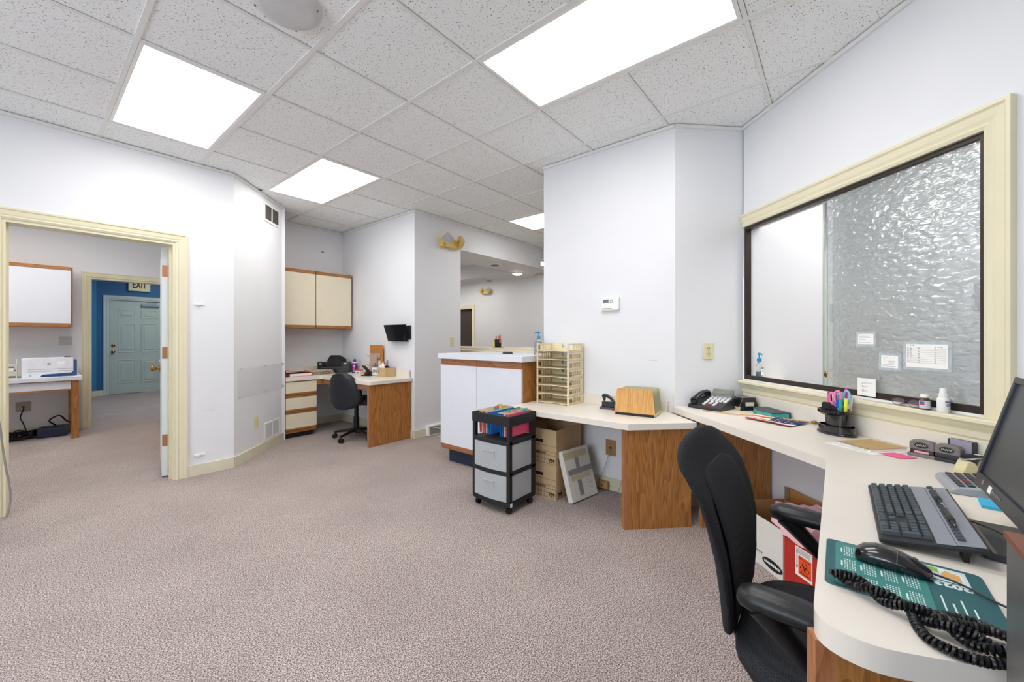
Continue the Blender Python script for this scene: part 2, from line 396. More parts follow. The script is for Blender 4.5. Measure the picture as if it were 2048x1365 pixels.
def troffer(i, j, label):
    u, v = cell(i, j)
    t = thing('ceiling_light', label, 'ceiling light', (u+GS/2, v+GS, CEIL), 0, 'recessed fluorescent ceiling lights')
    a, c = GS/2-.013, GS-.013
    f = MB().box(-a, a, -c, -c+.02, .001, .02).box(-a, a, c-.02, c, .001, .02).box(-a, -a+.02, -c+.02, c-.02, .001, .02).box(a-.02, a, -c+.02, c-.02, .001, .02)
    obj('frame', f, WHT, t); obj('diffuser', MB().box(-a+.02, a-.02, -c+.02, c-.02, .004, .012), LENS, t)
    return t
names = {(-2,2): 'lit recessed ceiling light panel nearest the doorway wall', (0,3): 'lit recessed ceiling light panel over the alcove entrance',
         (0,-2): 'largest lit ceiling light panel, overhead near the reception window', (4,1): 'lit ceiling light panel partly hidden behind the thermostat wall',
         (-2,-2): 'added unseen ceiling light panel straight above the camera', (-5,0): 'added unseen ceiling light panel near the daylight window',  # these two troffers are added out of view for extra light
         (8,5): 'farthest lit ceiling light, a sliver past the lobby soffit'}
for k, (i, j) in enumerate(troffers): troffer(i, j, names.get((i, j), 'added unseen ceiling light panel'))
# unseen panels added to brighten the neighbouring rooms, flush on their own ceilings
def fill_panel(u, v, label, z=CEIL-.012):
    t = thing('ceiling_light', label, 'ceiling light', (u, v, z), 0, 'added ceiling lights of the neighbouring rooms')
    obj('frame', MB().box(-.31, .31, -.61, -.59, 0, .03).box(-.31, .31, .59, .61, 0, .03).box(-.31, -.29, -.59, .59, 0, .03).box(.29, .31, -.59, .59, 0, .03), WHT, t)
    obj('diffuser', MB().box(-.29, .29, -.59, .59, .01, .02), LENS3 if 'waiting' in label or 'reception' in label else LENS2, t)
for (u, v, l) in ((.2, 6.2, 'above the far room table aisle'), (-.9, 6.2, 'at the left of the far room'), (1.4, 9.0, 'over the near end of the blue corridor'), (2.2, 10.5, 'over the exit door end of the blue corridor'),
                  (3.6, -1.6, 'over the middle of the waiting room'), (2.4, -3.6, 'over the near end of the waiting room'), (4.7, -1.6, 'over the far side of the waiting room'), (3.55, -.3, 'just behind the reception window'),
                  (6.9, 7.4, 'over the lobby beside the soffit'), (6.9, 9.2, 'over the far end of the lobby')):
    fill_panel(u, v, 'added unseen ceiling light '+l)
fill_panel(4.65, 6.9, 'added unseen ceiling light in the tray of the lobby soffit', 2.64)  # put in unseen to brighten the soffit recess
# wall angle strips under the ceiling
def strip(k, p, q, t=.018, z0=CEIL-.022, z1=CEIL, m=GRID, name='trim'):
    P = Vector(p+(0,)); Q = Vector(q+(0,)); e = Q-P; L = e.length; e.normalize(); n = Vector((-e.y, e.x, 0))
    b = MB(); b.M = Matrix(((e.x, n.x, 0, P.x), (e.y, n.y, 0, P.y), (0, 0, 1, 0), (0, 0, 0, 1)))
    b.box(0, L, min(0, t), max(0, t), z0, z1)
    return struct('%s_%d' % (name, k) if isinstance(k, int) else '%s_%s' % (name, k), b, m)
k = 1
for p, q in (((1.245, 4.38), (-2.6, 4.38)), ((1.95, 5.085), (1.245, 4.38)), ((2.965, 5.65), (1.97, 5.65)), ((2.965, 3.94), (2.965, 5.64)), ((5.6, 3.93), (2.965, 3.93)),
             ((2.965, .905), (2.965, 2.05)), ((3.335, .535), (2.965, .905)), (Wp(-1, 1.975)[:2], Wp(2.724, 1.975)[:2])):
    strip(k, p, q); k += 1
# baseboards
def base(side, p, q, m=TRIMW, h=.095):
    o = strip(side, p, q, .016, 0, h, m, 'baseboard'); return o
base('left', (1.245, 4.38), (.895, 4.38)); base('left_far', (-.172, 4.38), (-2.6, 4.38)); base('left_angled', (1.955, 5.09), (1.245, 4.38))
base('alcove_back', (2.965, 5.65), (2.0, 5.65)); base('alcove_right', (2.965, 3.95), (2.965, 5.64)); base('pillar', (3.13, 3.93), (2.95, 3.93))
base('right_block', (2.965, .905), (2.965, 2.0)); base('right_angled', (3.335, .535), (2.965, .905)); base('right', Wp(-1, 1.975)[:2], Wp(2.72, 1.975)[:2])
base('far_room', (.47, 7.78), (-1.5, 7.78)); base('blue_end', (1.06, 11.85), (.95, 11.85), TRIM, .11); base('blue_side', (.95, 11.85), (.3, 11.2), TRIM, .11)

# moulded casing profile helper: opening a0..a1, top z on a plane; built in a local frame (x along wall, -y out of the wall)
def casing(parent, a0, a1, zt, w, m, jamb=T, left=True, right=True):
    prof = [(0, .010), (.18, .018), (.30, .012), (.42, .016), (.75, .018), (.84, .024), (1, .024)]       # (fraction of width, projection) from the opening outwards
    def side(sgn, a):
        b = MB()
        for (f0, y0), (f1, y1) in zip(prof[:-1], prof[1:]):
            x0, x1 = a+sgn*f0*w, a+sgn*f1*w
            b.add([(x0,0,0),(x1,0,0),(x1,-y1,0),(x0,-y0,0),(x0,0,zt+f0*w),(x1,0,zt+f1*w),(x1,-y1,zt+f1*w),(x0,-y0,zt+f0*w)],
                  [(0,1,2,3),(4,5,6,7),(0,1,5,4),(1,2,6,5),(2,3,7,6),(3,0,4,7)])
        obj('side_casing', b, m, parent)
    if left: side(-1, a0)
    if right: side(1, a1)
    b = MB()
    for (f0, y0), (f1, y1) in zip(prof[:-1], prof[1:]):
        z0, z1 = zt+f0*w, zt+f1*w; l0, l1 = a0-f0*w, a0-f1*w; r0, r1 = a1+f0*w, a1+f1*w
        b.add([(l0,0,z0),(r0,0,z0),(r1,0,z1),(l1,0,z1),(l0,-y0,z0),(r0,-y0,z0),(r1,-y1,z1),(l1,-y1,z1)],
              [(0,1,2,3),(4,5,6,7),(0,1,5,4),(1,2,6,5),(2,3,7,6),(3,0,4,7)])
    obj('head_casing', b, m, parent)
    if jamb:
        obj('jamb', MB().box(a0-.002, a0+.018, -.004, jamb+.004, 0, zt).box(a1-.018, a1+.002, -.004, jamb+.004, 0, zt).box(a0+.018, a1-.018, -.004, jamb+.004, zt-.018, zt+.002)
            .box(a0+.018, a0+.03, .05, .085, 0, zt-.018).box(a1-.03, a1-.018, .05, .085, 0, zt-.018), m, parent)
d1 = sempty('door_1', (0, 4.38, 0)); casing(d1, OP0, OP1, OPZ, .078, TRIM)
# open door leaf with copper hinges
leaf = bpy.data.objects.new('door_leaf', None); COL.objects.link(leaf); leaf.parent = d1
ang = math.atan2(.989, .15)
leaf.location = (OP1-.02, T+.012, .012); leaf.rotation_euler = (0, 0, ang)
# local: +x along the leaf, +y to its left (the face towards the doorway)
DOORW = mat('door_white', 'DCE3E4', .4, var=.01)
obj('slab', MB().box(0, .80, 0, .044, 0, 1.985), DOORW, leaf, bev=.002)
for z in (.26, 1.02, 1.73):
    h = MB().box(-.0025, 0, .008, .042, z, z+.1).cyl((-.004, -.004, z), (-.004, -.004, z+.1), .006, n=10).box(-.003, -.001, -.03, -.004, z, z+.1)
    obj('hinge', h, COPPER, leaf)
for sg in (1, -1):
    y = .044 if sg > 0 else 0
    kb = MB(); kb.M = Matrix.Translation((.735, y, .895)) @ Matrix.Rotation(-sg*PI/2, 4, 'X')
    kb.lathe([(.032, 0), (.032, .006), (.013, .01), (.012, .03), (.024, .04), (.029, .055), (.022, .07), (.004, .074)], 16)
    obj('door_knob', kb, BRASS, leaf, smooth=True)
d2 = sempty('door_2', (0, 7.78, 0)); casing(d2, .556, 1.45, 2.022, .072, TRIM)
# exit door with six panels
d3 = sempty('door_3', (0, 11.85, 0))
EXD = mat('exit_door_green', 'B9C7BE', .5, var=.02); EXT = mat('exit_casing', 'C6D2CE', .45)
casing(d3, 1.12, 2.06, 2.03, .07, EXT, jamb=.1)
ds = bpy.data.objects.new('door_leaf', None); COL.objects.link(ds); ds.parent = d3; ds.location = (1.14, .03, .012)
obj('slab', MB().box(0, .90, 0, .045, 0, 2.004), EXD, ds)
for (x0, x1) in ((.13, .405), (.495, .77)):
    for (z0, z1) in ((.22, .72), (.88, 1.50), (1.62, 1.80)):
        def ring(i, y): return [(x0+i,y,z0+i),(x1-i,y,z0+i),(x1-i,y,z1-i),(x0+i,y,z1-i)]
        pb = MB().loft([ring(-.004, -.001), ring(.008, -.009), ring(.02, -.002), ring(.045, -.002), ring(.058, -.010)], caps=True)
        obj('raised_panel', pb, EXD, ds)
for z in (.90, 1.03):
    kb = MB(); kb.M = Matrix.Translation((.06, 0, z)) @ Matrix.Rotation(PI/2, 4, 'X')
    kb.lathe([(.033, 0), (.033, .008), (.014, .012), (.013, .03), (.027, .042), (.026, .056), (.004, .064)] if z < 1 else [(.03, 0), (.03, .012), (.02, .02), (.003, .021)], 16)
    obj('door_knob', kb, BRASS, ds, smooth=True)
cb = MB().box(.50, .80, -.05, -.001, 1.88, 1.94)
clo = obj('door_closer', cb, mat('closer_grey', '8E9BA6', .4, metal=.4), ds, bev=.008)
obj('closer_arm', MB().tube([(.60, -.03, 1.945), (.60, -.04, 1.96), (.70, -.16, 1.965), (.76, -.02, 1.985)], .009, 8), CHR, ds)
obj('door_gap_light', MB().box(.05, .55, .046, .05, -.012, 0), mat('gap_light_pale', 'BFC4CC', .3, metal=.8), ds)  # pale strip stands in for daylight leaking under the door
# lobby dark doorway
d4 = sempty('door_4', (7.9, 0, 0), -PI/2)
casing(d4, -8.75, -7.869, 2.03, .08, TRIM, jamb=.13, left=False)
obj('door_leaf', MB().box(-8.74, -7.89, .09, .13, .01, 2.01), mat('dark_brown_door', '3B3230', .5), d4)
# waiting-room door seen edge on
d5 = sempty('door_5', (0, .1, 0)); 
GCAS = mat('pale_green_casing', 'CBD6CC', .45)
casing(d5, 3.86, 4.74, 2.03, .06, GCAS, jamb=.1)
obj('door_leaf', MB().box(3.88, 4.72, .012, .05, .01, 2.0), GCAS, d5)
kb = MB(); kb.M = Matrix.Translation((3.94, .012, .93)) @ Matrix.Rotation(PI/2, 4, 'X'); kb.lathe([(.032, 0), (.032, .008), (.013, .012), (.013, .03), (.027, .045), (.024, .06), (.004, .064)], 16)
obj('door_knob', kb, BRASS, d5, smooth=True)

# reception window: casing, dark frame, stool, apron, two sliding rippled panes   (local x = -s direction so that -y points into the room)
w1 = sempty('window_1', Wp(0, 1.975), Q45+PI)          # local x = -s, local y = +d (into the wall)
wa0, wa1 = -WS1, -WS0
prof = [(0, .012), (.15, .018), (.28, .012), (.45, .018), (.75, .022), (.85, .030), (1, .030)]
WW = .088
def wside(a, sgn, z0, zt):
    b = MB()
    for (f0, y0), (f1, y1) in zip(prof[:-1], prof[1:]):
        x0, x1 = a+sgn*f0*WW, a+sgn*f1*WW
        b.add([(x0,0,z0),(x1,0,z0),(x1,-y1,z0),(x0,-y0,z0),(x0,0,zt+f0*WW),(x1,0,zt+f1*WW),(x1,-y1,zt+f1*WW),(x0,-y0,zt+f0*WW)],
              [(0,1,2,3),(4,5,6,7),(0,1,5,4),(1,2,6,5),(2,3,7,6),(3,0,4,7)])
    return b
obj('side_casing', wside(wa1, 1, .90, WZ1), TRIM, w1)
b = MB()
for (f0, y0), (f1, y1) in zip(prof[:-1], prof[1:]):
    z0, z1 = WZ1+f0*WW, WZ1+f1*WW
    b.add([(wa0,0,z0),(wa1+f0*WW,0,z0),(wa1+f1*WW,0,z1),(wa0,0,z1),(wa0,-y0,z0),(wa1+f0*WW,-y0,z0),(wa1+f1*WW,-y1,z1),(wa0,-y1,z1)],
          [(0,1,2,3),(4,5,6,7),(0,1,5,4),(1,2,6,5),(2,3,7,6),(3,0,4,7)])
obj('head_casing', b, TRIM, w1)
obj('window_stool', MB().extr([(0.10, .905), (-.045, .905), (-.05, .9), (-.05, .888), (-.045, .882), (0, .882), (.10, .882)], 'x', wa0, wa1+.1), TRIM, w1)
obj('window_apron', MB().extr([(0, .882), (-.030, .882), (-.028, .868), (-.018, .85), (-.018, .825), (-.012, .815), (-.012, .803), (0, .8)], 'x', wa0, wa1+.085), TRIM, w1)
DKB = mat('dark_bronze_frame', '3A302B', .4, metal=.3)
f = MB()
f.box(wa0, wa0+.016, .004, .044, WZ0-.01, WZ1).box(wa1-.022, wa1, .004, .044, WZ0-.01, WZ1).box(wa0+.016, wa1-.022, .004, .044, WZ1-.020, WZ1).box(wa0+.016, wa1-.022, .004, .012, WZ0-.01, WZ0+.030)
f.box(wa0+.016, wa1-.022, .012, .044, WZ0-.01, WZ0+.010).box(wa0+.016, wa1-.022, .024, .027, WZ0+.010, WZ0+.024)
obj('window_frame', f, DKB, w1)
RG = wavyglass()
obj('sliding_pane', MB().box(-2.05, wa1-.024, .014, .020, WZ0+.014, WZ1-.024), RG, w1)
obj('sliding_pane', MB().box(-2.03, wa1-.024, .031, .037, WZ0+.014, WZ1-.024), RG, w1)
obj('pane_edge', MB().box(-2.0525, -2.05, .014, .020, WZ0+.014, WZ1-.024), mat('glass_edge_green', 'BFD6D2', .2, trans=.3), w1)
obj('finger_pull', MB().box(-2.036, -2.012, .010, .0135, 1.30, 1.40), CLEAR, w1)
obj('finger_pull', MB().box(-1.395, -1.37, .010, .0135, 1.32, 1.43), CLEAR, w1)

# ------------------------------------------------------------------ vents, plates, wall fittings
def AB(t, off=0.): return (1.245+t*R2+off*R2, 4.38+t*R2-off*R2)   # point on the angled wall; off = out of the wall into the room
def vent(name, label, loc, rot, wd, ht, two=True, n=18, louv=WHT, back=DGR):
    t = thing(name, label, 'vent', loc, rot)       # local: x along wall, -y out of wall, z up, centred
    obj('frame', MB().box(-wd/2, wd/2, -.008, 0, ht/2-.022, ht/2).box(-wd/2, wd/2, -.008, 0, -ht/2, -ht/2+.022).box(-wd/2, -wd/2+.022, -.008, 0, -ht/2+.022, ht/2-.022)
        .box(wd/2-.022, wd/2, -.008, 0, -ht/2+.022, ht/2-.022), WHT, t)
    if two: obj('mullion', MB().box(-.008, .008, -.008, 0, -ht/2+.022, ht/2-.022), WHT, t)
    obj('backing', MB().box(-wd/2+.022, wd/2-.022, -.002, 0, -ht/2+.022, ht/2-.022), back, t)
    s0 = None; hh = ht-.044
    for i in range(n):
        z = -hh/2+hh*(i+.5)/n
        if s0 is None: s0 = obj('slat', MB().add([(-wd/2+.022,-.001,.0),(wd/2-.022,-.001,.0),(wd/2-.022,-.007,-hh/n*.55),(-wd/2+.022,-.007,-hh/n*.55),
              (-wd/2+.022,-.001,.0012),(wd/2-.022,-.001,.0012),(wd/2-.022,-.007,-hh/n*.55+.0012),(-wd/2+.022,-.007,-hh/n*.55+.0012)], [(0,1,2,3),(4,5,6,7),(0,1,5,4),(2,3,7,6),(1,2,6,5),(3,0,4,7)]), louv, t, loc=(0, 0, z))
        else: dup(s0, t, (0, 0, z))
    return t
p = AB(.705, .001); vent('wall_vent', 'white two-part wall vent high on the angled wall under the ceiling', (p[0], p[1], 2.575), Q45, .345, .20, n=20, louv=mat('grey_louvre', 'A39E96', .5))
p = AB(.715, .001); vent('wall_vent', 'white louvred wall vent low on the angled wall above the baseboard', (p[0], p[1], .195), Q45, .345, .19, n=13, louv=WHT)
def outlet(label, loc, rot, m=IVORY, kind='outlet', wd=.075, ht=.118, name='wall_outlet', cat='outlet'):
    t = thing(name, label, cat, loc, rot)
    obj('cover_plate', MB().box(-wd/2, wd/2, -.006, 0, -ht/2, ht/2), m, t, bev=.002)
    if kind == 'outlet':
        for z in (-.02, .02):
            s = obj('socket', MB().box(-.016, .016, -.008, -.006, z-.014, z+.014), m, t, bev=.001)
            obj('slot', MB().box(-.008, -.005, -.0085, -.008, z-.004, z+.008).box(.005, .008, -.0085, -.008, z-.004, z+.008).box(-.002, .002, -.0085, -.008, z-.011, z-.007), BLKM, s)
        obj('screw', MB().box(-.003, .003, -.0075, -.006, -.003, .003), GRY, t)
    elif kind == 'switch':
        obj('toggle', MB().box(-.005, .005, -.018, -.006, -.006, .014), m, t, bev=.001)
        obj('screw', MB().box(-.003, .003, -.0075, -.006, .028, .034), GRY, t); obj('screw', MB().box(-.003, .003, -.0075, -.006, -.034, -.028), GRY, t)
    else:
        obj('jack', MB().box(-.01, .01, -.0075, -.006, -.008, .008), mat('jack_dark', '3A2A28', .5), t)
        obj('screw', MB().box(-.003, .003, -.0075, -.006, ht/2-.02, ht/2-.014), GRY, t)
    return t
p = AB(.39, .001); outlet('ivory power outlet low on the angled wall beside the lower vent', (p[0], p[1], .338), Q45)
outlet('ivory power outlet above the desk beside the reception window', (3.142-.001*R2, .727-.001*R2, 1.116), -Q45*1)
outlet('ivory light switch on the end of the pillar wall', (3.556, 3.929, 1.165), 0, kind='switch', name='light_switch', cat='switch')
outlet('grey light switch plate in the far room above the printer', (.346, 7.779, 1.17), 0, mat('grey_plate', 'C2C4C0', .5), 'switch', .115, .115, name='light_switch', cat='switch')
outlet('grey data outlet under the far room table with black cable', (.0, 7.779, .36), 0, mat('taupe_plate', 'A9A296', .5), 'jack', .12, .12, cat='outlet')
outlet('brown phone outlet plate under the low reception desk', (2.964, 1.40, .335), -PI/2, mat('brown_plate', 'A77E52', .5), 'jack', .085, .125)
t = thing('junction_box', 'small tan phone junction box on the baseboard under the desk', 'junction box', (2.948, 1.45, .0), -PI/2)
obj('case', MB().box(-.045, .045, -.035, 0, .012, .07), mat('tan_box', 'B08A58', .5), t, bev=.004); obj('screw', MB().box(-.004, .004, -.0375, -.035, .037, .045), BLKM, t)
# floor-level register at the pillar
t = thing('floor_register', 'white baseboard heat register beside the white counter cabinet', 'vent', (3.25, 3.929, 0), 0)
obj('housing', MB().extr([(0, .005), (-.06, .005), (-.045, .125), (0, .13)], 'x', -.12, .11), WHT, t); 
obj('grille', MB().add([(-.10,-.0615,.02),(.09,-.0615,.02),(.09,-.05,.11),(-.10,-.05,.11)], [(0,1,2,3)]).add([(-.10,-.0555,.02),(.09,-.0555,.02),(.09,-.044,.11),(-.10,-.044,.11)], [(0,1,2,3)]), mat('register_grey', '8E8A84', .5), t)
# thermostat
t = thing('thermostat', 'white digital thermostat on the wall above the wooden sorter', 'thermostat', (2.964, 1.401, 1.483), -PI/2)
obj('body', MB().box(-.078, .078, -.03, 0, -.055, .055), WHT, t, bev=.012, seg=3); obj('display', MB().box(-.052, -.005, -.0315, -.03, .008, .034), mat('lcd', '6E7C80', .2), t)
for k, (x, z) in enumerate(((.012, .027), (.028, .027), (.012, .012), (.028, .012))): obj('button', MB().box(x-.005, x+.005, -.0325, -.03, z-.004, z+.004), GRY, t)
obj('door_flap', MB().box(-.06, .02, -.0312, -.03, -.04, -.036), GRY, t)
# hanging file holder on the alcove wall
t = thing('wall_file_holder', 'black plastic file holder hung on the alcove side wall', 'file holder', (2.962, 4.19, 1.17), -PI/2)
# local x = -v direction; front pocket leaning out
obj('back_plate', MB().box(-.17, .20, -.012, 0, .02, .19), BLKM, t, bev=.004)
obj('pocket_front', MB().add([(-.18,-.07,.0),(.15,-.07,.0),(.235,-.10,.2),(-.235,-.10,.2),(-.18,-.066,.0),(.15,-.066,.0),(.235,-.096,.2),(-.235,-.096,.2)],
    [(0,1,2,3),(4,5,6,7),(0,1,5,4),(1,2,6,5),(2,3,7,6),(3,0,4,7)]), BLKG, t)
for x in (.145, -.18): obj('pocket_side', MB().extr([(-.068, 0), (-.098, .2), (-.012, .13), (-.012, .0)], 'x', x, x+.005), BLKM, t)
obj('pocket_floor', MB().box(-.18, .15, -.068, 0, -.004, 0), BLKM, t)
# clear sheet with push pins on the angled wall (wraps the corner)
t = thing('clear_sheet', 'clear plastic sheet pinned low on the angled wall', 'sheet', (*AB(.51, .003), .77), Q45)
obj('sheet', MB().box(-.455, .455, -.002, 0, -.145, .145), mat('clear_film', 'EDEEF0', .15, trans=.0, alpha=.22), t)
for (x, z) in ((-.40, .14), (.05, .14), (.44, .14), (-.42, -.13), (.05, -.14), (.44, -.12)):
    obj('push_pin', MB().cyl((x, -.002, z), (x, -.022, z), .007, .005, 8), CLEAR, t)
def anchor(label, loc): 
    t = thing('wall_hook', label, 'hook', loc, 0); obj('base', MB().box(-.03, .05, -.008, 0, -.008, .008), WHT, t, bev=.002); obj('stub', MB().box(-.012, .012, -.02, -.008, -.012, .012), WHT, t, bev=.003)
anchor('small white wall hook right of the doorway at eye height', (.975, 4.379, 1.51)); anchor('small white hook near the floor right of the doorway', (.975, 4.379, .175))
b = MB().add([(-.02,-.001,0),(-.005,-.001,.012),(.012,-.001,.008),(.026,-.001,-.004),(.008,-.001,-.01),(-.004,-.001,-.016)], [(0,1,2,3,4,5)]); 
b.add([(-.02,-.0002,0),(-.005,-.0002,.012),(.012,-.0002,.008),(.026,-.0002,-.004),(.008,-.0002,-.01),(-.004,-.0002,-.016)], [(0,1,2,3,4,5)])
tag(obj('plaster_chip', b, mat('chip_brown', 'A08468', .9), loc=(2.677, 5.649, 2.425)), 'small torn brown spot on the alcove wall above the cabinets', 'mark')
# emergency lights
def emerg(label, loc, rot, heads, s=1.):
    t = thing('emergency_light', label, 'emergency light', loc, rot)
    Y = mat('gold_case', 'D9B868', .45)
    obj('housing', MB().extr([(0, -.055), (-.075, -.055), (-.075, .04), (-.06, .055), (0, .055)], 'x', -.15*s, .15*s), Y, t, bev=.006)
    for sx, tl in heads:
        h = MB(); h.M = Matrix.Translation((sx*.10*s, -.09, .035)) @ Matrix.Rotation(tl, 4, 'Z') @ Matrix.Rotation(PI/4, 4, 'Y')
        h.box(-.062, .062, -.045, .0, -.062, .062)
        l = obj('lamp_head', h, Y, t, bev=.012)
        h = MB(); h.M = Matrix.Translation((sx*.10*s, -.09, .035)) @ Matrix.Rotation(tl, 4, 'Z') @ Matrix.Rotation(PI/4, 4, 'Y')
        h.box(-.054, .054, -.052, -.0455, -.054, .054)
        obj('lens', h, mat('lamp_lens', 'C9CBD0', .12, metal=.7), l, bev=.006)
        obj('swivel', MB().cyl((sx*.10*s, -.07, .03), (sx*.10*s, -.095, .035), .018, n=10), Y, t)
emerg('gold emergency light with two lamps on the near pillar wall', (3.50, 3.929, 2.43), 0, ((-1, -.55), (1, 1.25)))
emerg('small far gold emergency light on the lobby wall', (7.899, 7.30, 2.43), -PI/2, ((1, .6), (-1, -1.25)))
# exit sign on the blue wall
t = thing('exit_sign', 'cream EXIT sign with dark red letters above the green door', 'sign', (1.60, 11.849, 2.345), 0)
obj('case', MB().box(-.175, .175, -.06, 0, -.125, .135), mat('sign_cream', 'E4DCB0', .4), t, bev=.006)
text('EXIT', .20, t, (0, -.0615, .005), (1,0,0), (0,0,1), mat('sign_red', '5A1520', .5), bold=.006, sx=.56)
# corridor wall bits
outlet('small dark plate on the blue corridor side wall', (.83, 11.715, 1.32), Q45, mat('steel_plate', '8892A0', .3, metal=.6), 'jack', .07, .14, name='wall_plate', cat='plate')
# ceiling speaker and soffit fittings
t = thing('ceiling_speaker', 'round pale grey ceiling speaker grille at the top of the picture', 'speaker', (.765, 1.96, CEIL+.004), 0)
obj('grille', MB().lathe([(.005, -.03), (.10, -.03), (.13, -.026), (.145, -.012), (.15, .002)], 40), mat('speaker_grille', 'CFCFCF', .5, bump=.4, bscale=420), t, smooth=True)
for a in (.9, 2.4, 4.0, 5.5): obj('screw', MB().cyl((.135*math.cos(a), .135*math.sin(a), -.026), (.135*math.cos(a), .135*math.sin(a), -.02), .005, n=8), GRY, t)
for (u, v, l) in ((4.792, 4.265, 'round vent fitting on the soffit nearer the pillar'), (6.03, 5.53, 'round vent fitting on the soffit at the far side')):
    t = thing('ceiling_fitting', l, 'ceiling fitting', (u, v, SZ-.001), 0)
    obj('ring', MB().lathe([(.12, 0), (.12, -.012), (.10, -.02), (.07, -.02)], 24), WHT, t, smooth=True); obj('core', MB().lathe([(.068, -.001), (.068, -.03), (.04, -.035)], 20), GRY, t)
t = thing('recessed_downlight', 'lit round downlight in the lobby soffit', 'ceiling light', (5.74, 4.56, SZ-.001), 0)
obj('trim_ring', MB().lathe([(.11, 0), (.11, -.008), (.085, -.012), (.08, -.004)], 28), WHT, t, smooth=True); obj('lamp', MB().lathe([(.078, -.002), (.075, -.02), (.04, -.035), (.004, -.04)], 20), CANL, t, smooth=True)

# ------------------------------------------------------------------ large furniture
# low desk (left) along the thermostat wall
t = thing('low_desk', 'low cream laminate desk under the thermostat with oak end panel', 'desk', (0, 0, 0))
LZ = .675
top = [(2.385, 2.0), (2.385, 1.012), (2.70, .672), (3.05, 1.0), (2.963, 1.09), (2.963, 2.0)]
top = [(2.385, 2.0), (2.385, 1.012), (2.702, .690), (2.94, .925), (2.963, .945), (2.963, 2.0)]
obj('desktop', MB().prism(top, LZ-.042, LZ), LAM, t, bev=.003)
obj('backsplash', MB().box(2.945, 2.963, .95, 2.0, LZ, LZ+.075), LAM, t)
# oak end panel: 45 degrees
e0 = Vector((2.41, 1.025)); ed = Vector((.7, -.714)).normalized(); en = Vector((.714, .7)).normalized()
def quad(o, l, w): return [tuple(o), tuple(o+ed*l), tuple(o+ed*l+en*w), tuple(o+en*w)]
obj('end_panel', MB().prism(quad(e0, .42, .045), 0, LZ-.042), OAKZ, t)
obj('panel_edge', MB().prism(quad(e0-ed*.022, .022, .045), 0, LZ-.042), OAKR, t)
obj('wall_cleat', MB().box(2.925, 2.963, 1.1, 2.0, LZ-.10, LZ-.042), OAKY, t)

# high desk (right) under the reception window, with the return towards the camera
DZ = .72; DT = .043
t = thing('reception_desk', 'off-white laminate corner desk under the reception window, with rounded end', 'desk', (0, 0, 0))
w2 = lambda s, d: Wp(s, d)[:2]
dpts = [w2(2.722, 1.957), w2(2.735, 1.435), (2.065, .034), *[tuple(p)[:2] for p in smooth_path([(.935, .034, 0), (.905, .030, 0), (.882, .014, 0), (.868, -.018, 0), (.868, -.055, 0), (.884, -.10, 0), (.923, -.191, 0)], 5)], (1.18, -.72), (1.47, -1.28)]
obj('desktop', MB().prism(dpts, DZ-DT, DZ), LAM, t, smooth=True)
def lineb(p, q, w, z0, z1):
    P, Q = Vector(p), Vector(q); n = (Q-P).normalized(); n = Vector((-n.y, n.x))*w
    return MB().prism([tuple(P), tuple(Q), tuple(Q+n), tuple(P+n)], z0, z1)
obj('backsplash', lineb(w2(2.70, 1.973), w2(.2, 1.973), -.018, DZ, DZ+.092), LAM, t)
obj('side_splash', lineb((2.972, .925), (3.318, .575), -.016, DZ, DZ+.092), LAM, t)
obj('support_panel', lineb(w2(2.405, 1.46), w2(2.435, 1.955), .03, 0, DZ-DT), OAKZ, t)
obj('step_strip', lineb(w2(2.70, 1.442), w2(2.40, 1.442), .02, LZ+.001, DZ-DT), OAKX, t)
obj('end_panel', lineb((.905, .0), (1.13, -.50), .035, 0, DZ-DT), OAKZ, t)
obj('panel_edge', lineb((.892, .030), (.905, .0), .035, 0, DZ-DT), OAKR, t)

# white reception counter cabinet
t = thing('counter_cabinet', 'tall white fronted counter cabinet with oak trim beside the low desk', 'cabinet', (0, 0, 0))
CZ = 1.06
obj('countertop', MB().prism([(2.565, 1.985), (2.958, 1.985), (2.958, 2.056), (3.26, 2.056), (3.26, 3.035), (2.565, 3.035)], CZ-.05, CZ), LAMW, t, bev=.003)
obj('body', MB().prism([(2.612, 2.012), (2.958, 2.012), (2.958, 2.056), (3.2, 2.056), (3.2, 3.02), (2.612, 3.02)], .13, CZ-.05), OAKZ, t)
obj('toe_kick', MB().box(2.66, 3.15, 2.056, 2.97, 0, .13), mat('navy_kick', '1E2C40', .5), t)
for (y0, y1) in ((2.018, 2.53), (2.534, 3.02)):
    d = obj('front_panel', MB().box(2.592, 2.611, y0, y1, .185, .95), LAMW, t)
    obj('panel_trim', MB().box(2.598, 2.611, y0, y1, .95, 1.008), OAKR if 0 else OAKY, t); obj('panel_trim', MB().box(2.596, 2.611, y0, y1, .145, .184), OAKY, t)
b = tag(obj('reception_counter', MB().box(4.35, 4.95, 2.3, 5.4, 1.01, 1.06), LAMC, bev=.003), 'cream topped lobby counter beyond the white cabinet', 'counter')
obj('base', MB().box(4.45, 4.85, 2.35, 5.35, 0, 1.01), OAKZ, b)
obj('ledge', MB().box(4.05, 4.349, 2.3, 4.55, .985, 1.03), LAMC, b, bev=.003)
obj('ledge_front', MB().box(4.10, 4.349, 2.32, 4.5, .78, .985), OAKY, b)

